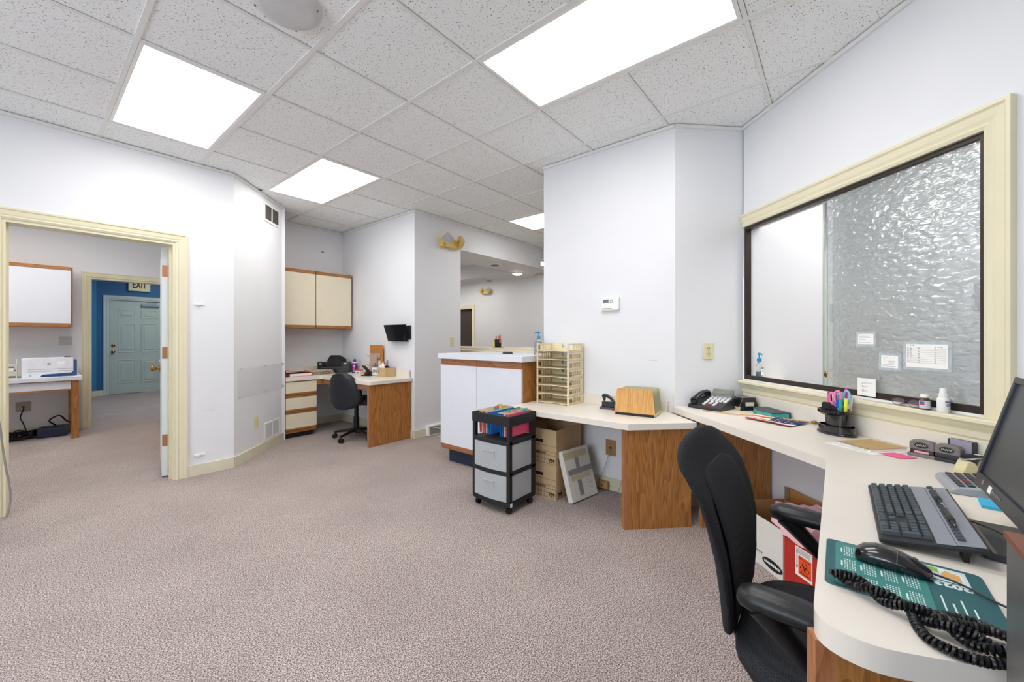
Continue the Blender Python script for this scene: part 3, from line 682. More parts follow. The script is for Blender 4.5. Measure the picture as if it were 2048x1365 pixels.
# alcove desk
t = thing('alcove_desk', 'L shaped white topped alcove desk with oak end panel', 'desk', (0, 0, 0))
AZ = .73
ap = [(1.962, 5.638), (1.962, 5.055), (2.36, 5.055), (2.385, 5.03)] + [(2.385+.04-.04*math.cos(a), 4.0-.04*math.sin(a)) for a in (0, .4, .8, 1.2, PI/2)] + [(2.953, 3.96), (2.953, 5.638)]
obj('desktop', MB().prism(ap, AZ-.042, AZ), LAM, t, bev=.003)
obj('backsplash', MB().box(1.962, 2.935, 5.62, 5.638, AZ, AZ+.09), LAM, t); obj('backsplash', MB().box(2.935, 2.953, 4.0, 5.638, AZ, AZ+.09), LAM, t)
obj('end_panel', MB().box(2.42, 2.95, 3.985, 4.022, 0, AZ-.042), OAKZ, t); obj('panel_edge', MB().box(2.398, 2.42, 3.985, 4.022, 0, AZ-.042), OAKR, t)
obj('apron', MB().box(2.40, 2.425, 4.022, 5.05, AZ-.10, AZ-.042), OAKY, t); obj('apron', MB().box(2.335, 2.41, 5.06, 5.08, AZ-.10, AZ-.042), OAKX, t)
t = thing('drawer_pedestal', 'cream three drawer pedestal under the left end of the alcove desk', 'drawers', (0, 0, 0))
obj('carcass', MB().box(1.965, 2.325, 5.09, 5.6, .075, AZ-.043), OAKX, t); obj('toe_kick', MB().box(1.965, 2.30, 5.12, 5.55, 0, .075), BLKM, t)
for (z0, z1) in ((.544, .676), (.347, .484), (.117, .29)):
    d = obj('drawer', MB().box(1.967, 2.33, 5.07, 5.089, z0, z1), LAMC, t, bev=.001)
    obj('drawer_pull', MB().extr([(5.089, z0-.002), (5.068, z0-.002), (5.068, z0-.018), (5.08, z0-.034), (5.08, z0-.055), (5.089, z0-.055)], 'x', 1.967, 2.326), OAKX, d)
t = thing('upper_cabinet', 'cream two door wall cabinet with oak frame in the alcove', 'cabinet', (0, 0, 0))
obj('carcass', MB().box(1.955, 2.945, 5.345, 5.647, 1.335, 2.09), OAKX, t)
for (x0, x1) in ((1.958, 2.428), (2.442, 2.93)):
    d = obj('cabinet_door', MB().box(x0, x1, 5.325, 5.344, 1.375, 2.045), LAMC, t)
    obj('door_rail', MB().box(x0, x1, 5.322, 5.344, 2.046, 2.088), OAKX, d); obj('door_rail', MB().box(x0, x1, 5.322, 5.344, 1.338, 1.374), OAKX, d)
# far room
t = thing('far_wall_cabinet', 'white wall cabinet with brown trim in the room past the doorway', 'cabinet', (0, 0, 0))
obj('carcass', MB().box(-.9, .392, 7.46, 7.775, 1.345, 2.095), OAKX, t)
for (x0, x1) in ((-.27, .375), (-.89, -.276)):
    d = obj('cabinet_door', MB().box(x0, x1, 7.44, 7.459, 1.39, 2.05), LAMW, t)
    obj('door_rail', MB().box(x0, x1, 7.437, 7.459, 2.051, 2.094), OAKX, d); obj('door_rail', MB().box(x0, x1, 7.437, 7.459, 1.346, 1.389), OAKX, d)
t = thing('printer_table', 'white topped table with oak leg under the printer', 'table', (0, 0, 0))
obj('tabletop', MB().box(-1.0, .455, 7.10, 7.76, .70, .748), LAMW, t, bev=.004)
obj('backsplash', MB().box(-1.0, .455, 7.742, 7.76, .748, .85), LAM, t)
dr = obj('drawer', MB().box(-.9, .36, 7.125, 7.16, .60, .69), LAMW, t)
obj('drawer_rail', MB().box(-.9, .36, 7.12, 7.16, .692, .70), OAKX, t); obj('drawer_rail', MB().box(-.9, .36, 7.12, 7.16, .582, .599), OAKX, t)
obj('leg', MB().box(.365, .425, 7.12, 7.2, 0, .70), OAKZ, t); obj('leg', MB().box(.365, .425, 7.62, 7.70, 0, .70), OAKZ, t); obj('leg', MB().box(-.98, -.92, 7.12, 7.2, 0, .70), OAKZ, t)
t = thing('side_counter', 'white topped counter with brown front glimpsed behind the open door', 'counter', (0, 0, 0))
obj('countertop', MB().box(1.22, 1.84, 5.5, 7.5, .86, .90), LAMW, t); obj('body', MB().box(1.26, 1.84, 5.52, 7.48, 0, .86), OAKZ, t)

# grey metal cabinet at the right edge of the picture, beside the desk end
t = thing('metal_cabinet', 'grey metal cabinet with brown top edge at the right edge of the picture', 'cabinet', (0, 0, 0))
obj('body', MB().box(.22, .815, -.62, -.172, .02, .955), MET, t, bev=.002); obj('top_edge', MB().box(.22, .817, -.62, -.170, .955, .962), mat('brown_edge', '7A4A34', .5), t)
obj('plinth', MB().box(.24, .80, -.6, -.19, 0, .02), BLKM, t)

# ------------------------------------------------------------------ black mesh office chair
MESH = fabric('black_mesh', '0C0C0E', '2A2B2F', 330)
MESHC = fabric('black_mesh_coarse', '0A0A0C', '2E2F33', 190)
ARM = mat('arm_plastic', '1B1C1E', .38, var=.15, scale=90, bump=.2, bscale=160)
def office_chair():
    t = thing('office_chair', 'black mesh office chair with armrests at the reception desk', 'chair', (1.275, .02, 0), PI)
    # local: +y = facing, x = sitter's right; backrest as stacked rings
    rows = [(.430,.05,-.205,.018,.03),(.44,.10,-.205,.03,.03),(.475,.165,-.206,.038,.034),(.56,.205,-.21,.042,.036),(.66,.236,-.222,.042,.036),(.74,.245,-.24,.042,.034),(.81,.247,-.258,.042,.028),(.855,.243,-.28,.042,.022),(.882,.232,-.294,.04,.014),(.906,.210,-.302,.036,.008),(.924,.165,-.307,.03,.003),(.937,.10,-.309,.02,0),(.942,.04,-.310,.01,0)]
    rings = []
    for z, hw, y, th, cv in rows:
        r = []
        for i in range(28):
            a = 2*PI*i/28; cx = abs(math.cos(a))**.75*math.copysign(1, math.cos(a)); sy = abs(math.sin(a))**.8*math.copysign(1, math.sin(a))
            x = hw*cx; f = (x/.245)**2
            r.append((x, y+sy*th*.5+cv*f, z))
        rings.append(r)
    obj('backrest', MB().loft(rings), MESH, t, smooth=True)
    # raised front cushion panel with a seam outline
    rings = []
    for z, hw, y in [(.47,.09,-.206),(.50,.13,-.2),(.58,.16,-.201),(.70,.175,-.217),(.79,.172,-.245),(.84,.15,-.268),(.86,.09,-.279)]:
        r = []
        for i in range(20):
            a = 2*PI*i/20; x = hw*math.cos(a); r.append((x, y+.014+.011*math.sin(a)+.030*(x/.245)**2, z))
        rings.append(r)
    obj('lumbar_cushion', MB().loft(rings), MESH, t, smooth=True)
    rings = []
    for z, q in ((.385,.80),(.40,.93),(.43,1.),(.455,.985),(.468,.93),(.476,.75),(.479,.4)):
        rings.append([(abs(math.cos(a))**.6*math.copysign(1,math.cos(a))*.245*q, .045+abs(math.sin(a))**.6*math.copysign(1,math.sin(a))*.235*q, z) for a in [2*PI*i/32 for i in range(32)]])
    obj('seat', MB().loft(rings), MESHC, t, smooth=True)
    obj('seat_shell', MB().box(-.19, .19, -.12, .20, .36, .388), BLKM, t, bev=.01)
    obj('back_bar', MB().tube(smooth_path([(0, -.02, .365), (0, -.16, .365), (0, -.205, .40), (0, -.215, .47), (0, -.218, .52)]), .022, 10, flat=.5), BLK, t, smooth=True)
    for sx in (-1, 1):
        pad = []
        for y, w, z, h in ((-.152,.012,.648,.010),(-.145,.026,.650,.020),(-.12,.036,.652,.028),(-.05,.038,.652,.026),(.04,.036,.648,.022),(.11,.032,.643,.018),(.15,.022,.640,.014),(.162,.008,.638,.008)):
            pad.append([(sx*.272+w*math.cos(a), y, z+h*math.sin(a)) for a in [2*PI*i/16 for i in range(16)]])
        obj('arm_pad', MB().loft(pad), ARM, t, smooth=True)
        pth = smooth_path([(sx*.272, -.11, .640), (sx*.272, -.07, .60), (sx*.274, -.01, .535), (sx*.274, .04, .46), (sx*.268, .065, .40), (sx*.22, .07, .368), (sx*.15, .07, .366)], 6)
        obj('arm_support', MB().tube(pth, [.037-.016*min(1, i/14) for i in range(len(pth))], 12, flat=.75), BLK, t, smooth=True)
    obj('gas_cylinder', MB().cyl((0, .03, .10), (0, .03, .37), .028, .024), BLK, t, smooth=True)
    star_base(t, .03, .30, .3)
    return t
def star_base(t, y, R, ph):
    obj('base_hub', MB().lathe([(.03, .075), (.045, .08), (.045, .12), (.035, .13)], 16, (0, y, 0)), BLK, t, smooth=True)
    for k in range(5):
        a = ph+2*PI*k/5; c, s = math.cos(a), math.sin(a)
        obj('leg', MB().tube([(c*.03, y+s*.03, .105), (c*.5*R, y+s*.5*R, .092), (c*R, y+s*R, .075)], [.026, .021, .016], 10, flat=.8), BLK, t, smooth=True)
        q = obj('caster', MB().cyl((c*R-s*.022, y+s*R+c*.022, .027), (c*R-s*.006, y+s*R+c*.006, .027), .026, n=14).cyl((c*R+s*.022, y+s*R-c*.022, .027), (c*R+s*.006, y+s*R-c*.006, .027), .026, n=14)
            .cyl((c*R-s*.006, y+s*R+c*.006, .027), (c*R+s*.006, y+s*R-c*.006, .027), .012, n=8), BLK, t, smooth=True)
        obj('stem', MB().cyl((c*R, y+s*R, .04), (c*R, y+s*R, .075), .007, n=8), BLK, q)
office_chair()
# task chair in the alcove
def task_chair():
    t = thing('task_chair', 'small black task chair with rounded back at the alcove desk', 'chair', (2.54, 4.50, 0), -PI/2+.42)
    rows = [(.385,.06),(.40,.12),(.45,.19),(.52,.22),(.60,.215),(.67,.19),(.74,.155),(.785,.11),(.805,.05)]
    def sh(o, th, grow=1.):
        rings = []
        for z, hw in rows:
            y = -.235-.10*(z-.5)-o
            rings.append([(hw*grow*math.cos(a), y+th*math.sin(a)+.05*(hw*math.cos(a)/.215)**2*1., z) for a in [2*PI*i/24 for i in range(24)]])
        return MB().loft(rings)
    obj('back_shell', sh(.024, .02), mat('black_vinyl', '1C1F26', .35, bump=.25, bscale=60), t, smooth=True)
    obj('back_cushion', sh(-.012, .02, .97), mat('dark_maroon_fabric', '43373C', .9, bump=.3, bscale=400), t, smooth=True)
    rings = [[(q*.225*abs(math.cos(a))**.7*math.copysign(1,math.cos(a)), .02+q*.215*abs(math.sin(a))**.7*math.copysign(1,math.sin(a)), z) for a in [2*PI*i/24 for i in range(24)]] for z, q in ((.42,.9),(.43,1),(.46,1.02),(.485,.97),(.495,.8))]
    obj('seat', MB().loft(rings), mat('dark_maroon_fabric', '43373C', .9), t, smooth=True)
    obj('back_bar', MB().tube(smooth_path([(0, 0, .40), (0, -.17, .40), (0, -.20, .42), (0, -.215, .50)]), .018, 8, flat=.6), BLK, t, smooth=True)
    obj('lever', MB().tube([(0, .0, .40), (.20, .02, .40), (.25, .02, .385)], .006, 6), BLK, t)
    obj('gas_cylinder', MB().cyl((0, 0, .10), (0, 0, .26), .034), BLK, t, smooth=True); obj('gas_column', MB().cyl((0, 0, .26), (0, 0, .42), .025), BLK, t, smooth=True)
    star_base(t, 0, .26, 2.15)
task_chair()

# ------------------------------------------------------------------ rolling file cart
def cart():
    # local: x = room +u, y = room +v ; front face at x=0 (towards -u), width .35 in y, depth .285 in x
    t = thing('file_cart', 'black framed rolling cart with hanging folders and two clear drawers', 'cart', (2.08, 1.72, 0))
    W, D = .35, .30
    for (x, y) in ((.03, .03), (.03, W-.03), (D-.03, .03), (D-.03, W-.03)):
        c = obj('caster', MB().cyl((x, y-.011, .024), (x, y-.003, .024), .023, n=14).cyl((x, y+.003, .024), (x, y+.011, .024), .023, n=14).cyl((x, y-.003, .024), (x, y+.003, .024), .01, n=8), BLK, t, smooth=True)
        obj('stem', MB().box(x-.012, x+.012, y-.004, y+.004, .03, .062), BLK, c)
    for z0, z1, nm in ((.055, .085, 'bottom_shelf'), (.268, .292, 'middle_shelf'), (.478, .502, 'upper_shelf')):
        fr = [(.0-.018*math.sin(PI*i/8), .0+W*i/8) for i in range(9)]
        obj(nm, MB().prism(fr+[(D, W), (D, 0)], z0, z1), BLKM, t, bev=.003)
    ri = MB().box(-.004, .008, -.004, W+.004, .605, .675).box(D-.008, D+.004, -.004, W+.004, .605, .675).box(.008, D-.008, -.004, .008, .605, .675).box(.008, D-.008, W-.008, W+.004, .605, .675)
    obj('top_rim', ri, BLKM, t, bev=.003)
    for (x, y) in ((0, 0), (0, W-.024), (D-.045, 0), (D-.045, W-.024)):
        obj('post', MB().box(x, x+(.03 if x == 0 else .045), y, y+.024, .085, .606), BLKM, t)
    for (z0, z1) in ((.09, .264), (.297, .474)):
        fr = [(-.004-.016*math.sin(PI*i/8), .026+(W-.052)*i/8) for i in range(9)]
        h = z1-z0
        d = MB().prism(fr+[(.004, W-.026), (.004, .026)], z0, z1)
        dr = obj('drawer', d, FROST, t)
        obj('drawer_body', MB().box(.006, D-.02, .028, .031, z0+.004, z1-.02).box(.006, D-.02, W-.031, W-.028, z0+.004, z1-.02).box(D-.02, D-.017, .028, W-.028, z0+.004, z1-.02).box(.006, D-.02, .031, W-.031, z0, z0+.004), FROST, dr)
        obj('drawer_handle', MB().box(-.03, -.017, .12, .23, z1-.055, z1-.045).box(-.021, -.017, .12, .23, z1-.105, z1-.055), FROST, dr)
        obj('side_panel', MB().box(.032, D-.046, .006, .009, z0, z1), FROST, t); obj('side_panel', MB().box(.032, D-.046, W-.009, W-.006, z0, z1), FROST, t)
    obj('sticker', MB().box(.008, .03, -.0012, 0.0, .056, .082), PAPER, t)
    return t
ct = cart()
# papers inside the drawers
for z in (.302,):
    for k in range(2):
        b = MB(); b.M = Matrix.Translation((2.12+.02*k, 1.95-.11*k, z+.008)) @ Matrix.Rotation(.25-.3*k, 4, 'Z') @ Matrix.Rotation(-.45+.1*k, 4, 'Y')
        b.box(0, .16, -.05, .05, .0, .001)
        tag(obj('paper_sheet', b, PAPER), 'loose white paper inside the upper clear drawer, %s side' % ('far', 'near')[k], 'paper', 'papers in the clear drawer')
# hanging folders: each hangs along the cart depth (x), stacked in y
fold = [('E8567C', 'pink folder'), ('E8567C', 'pink')]
def hfold(y, m, label, tabx=None, tabm=None, papers=3, lean=0.):
    t = thing('hanging_folder', label, 'folder', (2.08+.022, 1.72+y, 0), 0)
    def leaf_(yo, yt, m_):
        return MB().add([(0,yo,.505+.02),(.25,yo,.505+.02),(.25,yt,.690),(0,yt,.690),(0,yo+.0015,.525),(.25,yo+.0015,.525),(.25,yt+.0015,.690),(0,yt+.0015,.690)],
                        [(0,1,2,3),(4,5,6,7),(0,1,5,4),(1,2,6,5),(2,3,7,6),(3,0,4,7)])
    obj('front_leaf', leaf_(0, -.004, m), m, t); obj('back_leaf', leaf_(.003, .010, m), m, t)
    obj('hook_rod', MB().box(-.016, .266, -.005, -.003, .686, .690).box(-.016, .266, .0095, .0115, .686, .690), IVORY, t)
    for k in range(papers):
        obj('paper', MB().box(.006, .24, .0015+.002*k, .0023+.002*k, .535, .665+.004*k), PAPER, t)
    if tabx is not None: obj('index_tab', MB().box(tabx, tabx+.05, -.006, -.004, .685, .705), tabm, t)
REDDISH = mat('rose_folder', 'D86A78', .6); WHF = mat('manila_folder', 'E6D6B4', .7)
for y, m, l, tx, tm in ((.030, PINK, 'pink hanging folder at the near side of the cart', .16, TEALF), (.046, PINK, 'second pink hanging folder from the near side of the cart', .06, mat('salmon_tab', 'F08A80', .5)),
    (.062, WHF, 'manila hanging folder between the pink and blue ones', None, None), (.080, BLUEF, 'near blue hanging folder in the cart', .03, TEALF), (.100, BLUEF, 'second blue hanging folder in the cart', .17, TEALF),
    (.190, BLUEF, 'blue hanging folder right of the wide gap', None, None), (.208, BLUEF, 'blue hanging folder with teal tab past the gap', .05, TEALF), (.232, WHF, 'cream hanging folder beyond the blue ones', .15, YELF),
    (.252, REDDISH, 'rose hanging folder with pink tab towards the far side', .10, PINK), (.272, WHF, 'second cream folder by the far side of the cart', None, None), (.295, PINK, 'farthest pink hanging folder in the cart', .18, YELF)):
    hfold(y, m, l, tx, tm)

# ------------------------------------------------------------------ storage boxes under the low desk
def banker(name, label, z0, opened):
    t = thing(name, label, 'box', (2.50, 1.615, z0), 0)
    a, c, h = .36, .33, (.25 if not opened else .268)
    q = .004
    obj('box_wall', MB().box(0, q, 0, c, 0, h), KRAFT, t); obj('box_wall', MB().box(a-q, a, 0, c, 0, h), KRAFT, t)
    obj('box_wall', MB().box(q, a-q, 0, q, 0, h), KRAFT, t); obj('box_wall', MB().box(q, a-q, c-q, c, 0, h), KRAFT, t)
    obj('box_floor', MB().box(q, a-q, q, c-q, 0, q), KRAFT, t)
    if not opened: obj('box_lid', MB().box(q, a-q, q, c-q, h-.008, h-.002), KRAFT, t)
    obj('hand_slot', MB().box(-.0008, 0, .12, .205, .165, .188), BLKM, t)
    ln = MB()
    for z in (.145, .102, .012, .045, .075): ln.box(-.0008, 0, .004, .26, z, z+.0016)
    for y in (.005, .085, .11, .135, .165, .2): ln.box(-.0008, 0, y, y+.0014, .012 if y > .006 else .012, .102)
    o = obj('printed_lines', ln, INK, t); o['kind'] = 'stuff'
    text('709', .036, t, (-.001, .042, .034), (0,-1,0), (0,0,1), INK, bold=.0016)
    text('STORAGE BOX', .016, t, (-.001, .15, .088), (0,-1,0), (0,0,1), INK, bold=.0008)
    text('709', .036, t, (.05, -.001, .034), (1,0,0), (0,0,1), INK, bold=.0016)
    ln = MB().box(.004, .2, -.0008, 0, .012, .0134).box(.004, .2, -.0008, 0, .06, .0614).box(.004, .0054, -.0008, 0, .012, .06)
    o = obj('printed_lines', ln, INK, t); o['kind'] = 'stuff'
banker('storage_box', 'lower brown cardboard storage box marked 709 on the carpet', 0, False)
banker('storage_box', 'upper brown cardboard storage box marked 709, open topped', .252, True)
# flat mailing box leaning against them
t = thing('flat_box', 'flat white cardboard box with grey tape leaning on the storage boxes', 'box', (2.50, 1.50, .0), 0)
t.rotation_euler = (math.radians(-17), 0, math.radians(-9)); t.location = (2.515, 1.482, .012)
obj('carton', MB().box(0, .30, 0, .045, 0, .37), WCARD, t, bev=.002)
TAPE = mat('grey_duct_tape', '8E8C8A', .35, var=.06); TAN = mat('tan_tape', 'C9BA9A', .25, var=.04)
obj('tape_band', MB().box(.02, .30, -.0012, 0, .185, .225), TAPE, t); obj('tape_band', MB().box(.12, .16, -.0022, -.0012, .225, .30), TAPE, t); obj('tape_band', MB().box(.10, .145, -.0012, 0, .03, .14), TAPE, t)
obj('tape_band', MB().box(.0, .27, -.001, 0, .30, .35), TAN, t); obj('tape_band', MB().box(.04, .26, -.001, 0, .145, .18), TAN, t)
obj('edge_slot', MB().box(.06, .12, .01, .02, .37, .3712), INK, t); obj('edge_slot', MB().box(.21, .26, .01, .02, .37, .3712), INK, t)
bb = MB()
random.seed(3)
for k in range(14): 
    x, z = .21+.05*random.random(), .05+.08*random.random(); bb.box(x, x+.012, -.0006, 0, z, z+.003)
o = obj('scribble', bb, INKG, t); o['kind'] = 'stuff'

# ------------------------------------------------------------------ bins under the right desk
def open_box(t, x0, x1, y0, y1, h, mo, mi, th=.005):
    obj('front_wall', MB().box(x0, x1, y1-th, y1, 0, h), [mo], t); obj('back_wall', MB().box(x0, x1, y0, y0+th, 0, h), mi, t)
    obj('end_wall', MB().box(x0, x0+th, y0+th, y1-th, 0, h), mo, t); obj('end_wall', MB().box(x1-th, x1, y0+th, y1-th, 0, h), mi, t)
    obj('floor_panel', MB().box(x0+th, x1-th, y0+th, y1-th, 0, th), mi, t)
WB = Wp(2.0, 1.70)
t = thing('bankers_box', 'white cardboard file box with brown inside under the right desk', 'box', WB, Q45)
# local x along s (away), local y away from the window wall
open_box(t, -.17, .20, -.15, .165, .255, WCARD, KRAFTD)
obj('hand_slot', MB().box(-.02, .10, -.144, -.142, .17, .20), mat('slot_brown', '8A5E34', .8), t)
obj('stripe', MB().box(-.03, .20, .165, .1655, .070, .0745).box(-.03, .20, .165, .1655, .062, .0635), mat('navy_ink', '2A3A5C', .6), t)
sh = [(-.03, .165), (-.165, .165)]
ov = MB().add([(-.10+.07*math.cos(a), .1658, .045+.026*math.sin(a)) for a in [2*PI*i/24 for i in range(24)]], [tuple(range(24))]); obj('logo_patch', ov, INK, t)
text('BANKERS BOX', .0165, t, (-.10, .1663, .045), (-1,0,0), (0,0,1), PAPER, bold=.0008)
RB = Wp(1.67, 1.70)
t = thing('red_waste_box', 'red cardboard biohazard waste box with pink liner bag', 'bin', RB, Q45)
REDB = mat('red_cardboard', 'B82A20', .55, var=.03); LINER = mat('pink_liner', 'F4C6D0', .3, var=.05, scale=10, trans=.12, ior=1.1)
open_box(t, -.15, .15, -.15, .165, .236, REDB, REDB)
# liner: loose bag opening over the rim, its hem drooping outside, funnelling into the box
random.seed(5)
def bag(per, z, amp, n=75, zx=0., k0=0.):
    pts = []
    for i in range(n):
        f = len(per)*i/n; k = int(f); q = f-k; a, b2 = per[k], per[(k+1) % len(per)]
        x, y = a[0]+(b2[0]-a[0])*q, a[1]+(b2[1]-a[1])*q
        wv = amp*(math.sin(i*1.3+k0)+.8*math.sin(i*.41+1+k0)); pts.append((x+.35*wv, y+.35*wv, z+wv+(zx if x > .155 or y < -.155 else 0)))
    return pts
P0 = [(-.155, .172), (.225, .172), (.43, -.02), (.36, -.215), (-.155, -.205)]
P1 = [(-.150, .160), (.215, .158), (.41, -.02), (.35, -.20), (-.150, -.195)]
P2 = [(-.135, .145), (.140, .145), (.142, .0), (.142, -.135), (-.135, -.135)]
P3 = [(-.11, .12), (.11, .12), (.12, .0), (.11, -.11), (-.11, -.11)]
lb = MB().loft([bag(P0, .243, .005, zx=.026), bag(P0, .268, .004, zx=.012), bag(P1, .285, .004), bag(P1, .276, .004, k0=.5), bag(P2, .252, .005, k0=1), bag(P3, .16, .006, k0=2), bag(P3, .03, .003)], caps=False)
obj('liner_bag', lb, LINER, t, smooth=True)
L1 = obj('hazard_label', MB().box(-.095, .0, .0, .0007, .03, .165), PAPER, t, loc=(.082, .1655, .062))
ORG = mat('hazard_orange', 'F2561E', .5)
obj('hazard_field', MB().box(-.090, -.018, .0007, .0011, .042, .128), ORG, L1)
hz = MB()
for k in range(3):
    a = PI/2+2*PI*k/3; cx, cz = -.054+.013*math.cos(a), .082+.013*math.sin(a)
    hz.tube([(cx+.0125*math.cos(q), .0014, cz+.0125*math.sin(q)) for q in [a+PI*.12+(2*PI-PI*.24)*i/16 for i in range(17)]], .0022, 5, flat=.3)
hz.tube([(-.054+.0085*math.cos(2*PI*i/16), .0014, .082+.0085*math.sin(2*PI*i/16)) for i in range(16)], .0014, 5, closed=True, flat=.3)
obj('hazard_emblem', hz, INK, L1)
ln = MB()
for k in range(7): ln.box(-.09+.004*(k % 3), -.005, .0007, .0010, .158-.0038*k, .1595-.0038*k)
o = obj('fine_print', ln, INKG, L1); o['kind'] = 'stuff'
text('BIOHAZARD', .009, L1, (-.054, .0013, .052), (-1,0,0), (0,0,1), INK); text('INFECTIOUS WASTE', .0068, L1, (-.054, .0013, .117), (-1,0,0), (0,0,1), INK)
obj('arrow', MB().add([(-.010,.0011,.06),(-.004,.0011,.075),(-.008,.0011,.075),(-.008,.0011,.15),(-.012,.0011,.15),(-.012,.0011,.075),(-.016,.0011,.075)], [(0,1,2,3,4,5,6)]), INK, L1)
# board leaning on the wall behind the bins
t = thing('wooden_board', 'brown wooden board leaning on the wall behind the pink liner', 'board', Wp(2.16, 1.952, 0), Q45)
obj('board', MB().box(-.15, .13, -.004, .012, 0, .285), oak('board_brown', '8A5A2E', 'A9773F', 'B98A52', 'X'), t); obj('board_frame', MB().box(.10, .135, .012, .016, 0, .29), mat('frame_taupe', '8A7C6C', .5), t)

# ------------------------------------------------------------------ things on the low desk
# stack of seven letter trays: each tray is a thing
tray0 = None
TN = ['bottom', 'second from bottom', 'third from bottom', 'middle', 'third from top', 'second from top', 'top']
for k in range(7):
    lab = 'beige plastic letter tray, %s of the stack on the low desk' % TN[k]
    z = LZ+.0705*k
    if tray0 is None:
        # local: x = +u (depth, front open at x=0), y = +v
        t = thing('letter_tray', lab, 'letter tray', (2.705, 1.635, z), 0, 'stacked letter trays'); W, D, H = .305, .232, .068
        obj('tray_floor', MB().prism([(0, 0), (0, .09), (.018, .11), (.018, .195), (0, .215), (0, W), (D, W), (D, 0)], .006, .010), BEIGE, t)
        for y0, y1 in ((0, .006), (W-.006, W)):
            sw = MB().box(0, D, y0, y1, 0, .018).box(0, D, y0, y1, H-.012, H)
            xs = [(0, .012), (.068, .078), (.098, .108), (.128, .138), (.158, .168), (.188, D)]
            for a, c in xs: sw.box(a, c, y0, y1, .018, H-.012)
            obj('side_wall', sw, BEIGE, t)
        obj('back_wall', MB().box(D-.005, D, .006, .10, .010, H).box(D-.005, D, W-.10, W-.006, .010, H).box(D-.005, D, .10, W-.10, .010, .03), BEIGE, t)
        obj('corner_post', MB().box(-.002, .004, -.002, .012, 0, H), BEIGE, t); obj('corner_post', MB().box(-.002, .004, W-.012, W+.002, 0, H), BEIGE, t)
        tray0 = t
    else:
        t = dup(tray0, None, (2.705, 1.635, z)); t['label'] = lab
# two hole punch
t = thing('hole_punch', 'black two hole punch between the letter trays and the wooden sorter', 'hole punch', (2.80, 1.345, LZ), -PI/2+.25)
obj('base', MB().prism(rrect(-.06, .06, -.04, .045, .012), 0, .014), DGR, t, bev=.002)
obj('punch_block', MB().box(-.045, .045, -.015, .012, .014, .055), BLK, t, bev=.004)
obj('lever', MB().extr([(-.03, .06), (-.045, .10), (-.035, .112), (-.005, .108), (.03, .085), (.055, .05), (.058, .03), (.045, .03), (.035, .055), (.01, .08), (-.02, .09), (-.022, .06)], 'y', -.022, .022), BLK, t, bev=.003)
# vertical desk sorter with oak front
SAGE = mat('sage_plastic', 'BBBB98', .5)
t = thing('desk_sorter', 'vertical file sorter with oak grain front and sage dividers', 'file sorter', (2.672, .945, LZ), .13)
W, D, H = .275, .225, .185
obj('base', MB().box(.004, D, 0, W, .004, .022), SAGE, t, bev=.003)
obj('front_lip', MB().box(0, .006, .006, W-.006, .0, .018), BLKM, t)
def divider(x, h, m, nm, th):
    pts = [(0, .018)]+[(.016+.014*(1-math.cos(a)), h-.014+.014*math.sin(a)) for a in (0, .5, 1.0, PI/2)]+[(W-.016-.014*(1-math.cos(a)), h-.014+.014*math.sin(a)) for a in (PI/2, 1.0, .5, 0)]+[(W, .018)]
    obj(nm, MB().extr(pts, 'x', x, x+th), m, t)
divider(0, H, oak('oak_sorter', 'B07A34', 'D29A50', 'E0B06C', 'Z'), 'oak_front', .008)
for k in range(6): divider(.035+.035*k, H-.005, SAGE, 'divider', .005)
tag(obj('red_pencil', MB().cyl((2.74, 1.285, LZ+.004), (2.745, 1.205, LZ+.004), .0035, n=8), REDF), 'short red brown pencil end beside the hole punch', 'pencil')
# sanitizer on the counter cabinet and small black stapler there
def pump_bottle(label, loc, rot, m, liq, h=.13, r=.032, flat=.65, lab=True):
    t = thing('sanitizer_bottle', label, 'bottle', loc, rot)
    def rg(q, z): return [(r*q*math.cos(a), r*q*flat*math.sin(a), z) for a in [2*PI*i/20 for i in range(20)]]
    obj('bottle', MB().loft([rg(.92, 0), rg(1, .006), rg(1, h*.78), rg(.8, h*.88), rg(.42, h*.95), rg(.40, h)]), m, t, smooth=True)
    if liq: obj('gel', MB().loft([rg(.88, .004), rg(.94, .01), rg(.94, h*.42)]), liq, t, smooth=True)
    B = mat('pump_blue', '1F93C4', .35)
    obj('pump_collar', MB().lathe([(.014, h), (.015, h+.004), (.015, h+.022), (.006, h+.026)], 16), B, t, smooth=True)
    obj('pump_stem', MB().cyl((0, 0, h+.024), (0, 0, h+.05), .0045, n=10), B, t)
    obj('pump_head', MB().tube([(-.012, 0, h+.054), (.0, 0, h+.056), (.03, 0, h+.054), (.042, 0, h+.046)], [.008, .009, .006, .004], 10), B, t, smooth=True)
    if lab:
        obj('bottle_label', MB().box(-.022, .022, -r*flat-.0012, -r*flat-.0002, h*.22, h*.68), PAPER, t)
        obj('label_band', MB().box(-.022, .022, -r*flat-.0016, -r*flat-.0012, h*.60, h*.68), mat('label_teal', '2FA8C0', .5), t)
        obj('label_mark', MB().box(-.010, .014, -r*flat-.0016, -r*flat-.0012, h*.44, h*.50), mat('label_red', 'B03A4A', .5), t)
    return t
CB = mat('clear_bottle', (.95, .97, 1, 1), .08, trans=.85, ior=1.3, var=0)
pump_bottle('clear sanitizer bottle with blue pump on the white cabinet', (2.905, 2.065, CZ), PI+.4-PI/2-.9+PI/2, CB, None, h=.145, r=.045)
t = thing('pocket_stapler', 'small flat black stapler on the white counter cabinet top', 'stapler', (2.90, 2.42, CZ), -1.2)
obj('base', MB().prism(rrect(-.05, .05, -.014, .014, .01), 0, .008), BLK, t); obj('arm', MB().prism(rrect(-.048, .045, -.011, .011, .008), .009, .02), BLK, t, bev=.003)
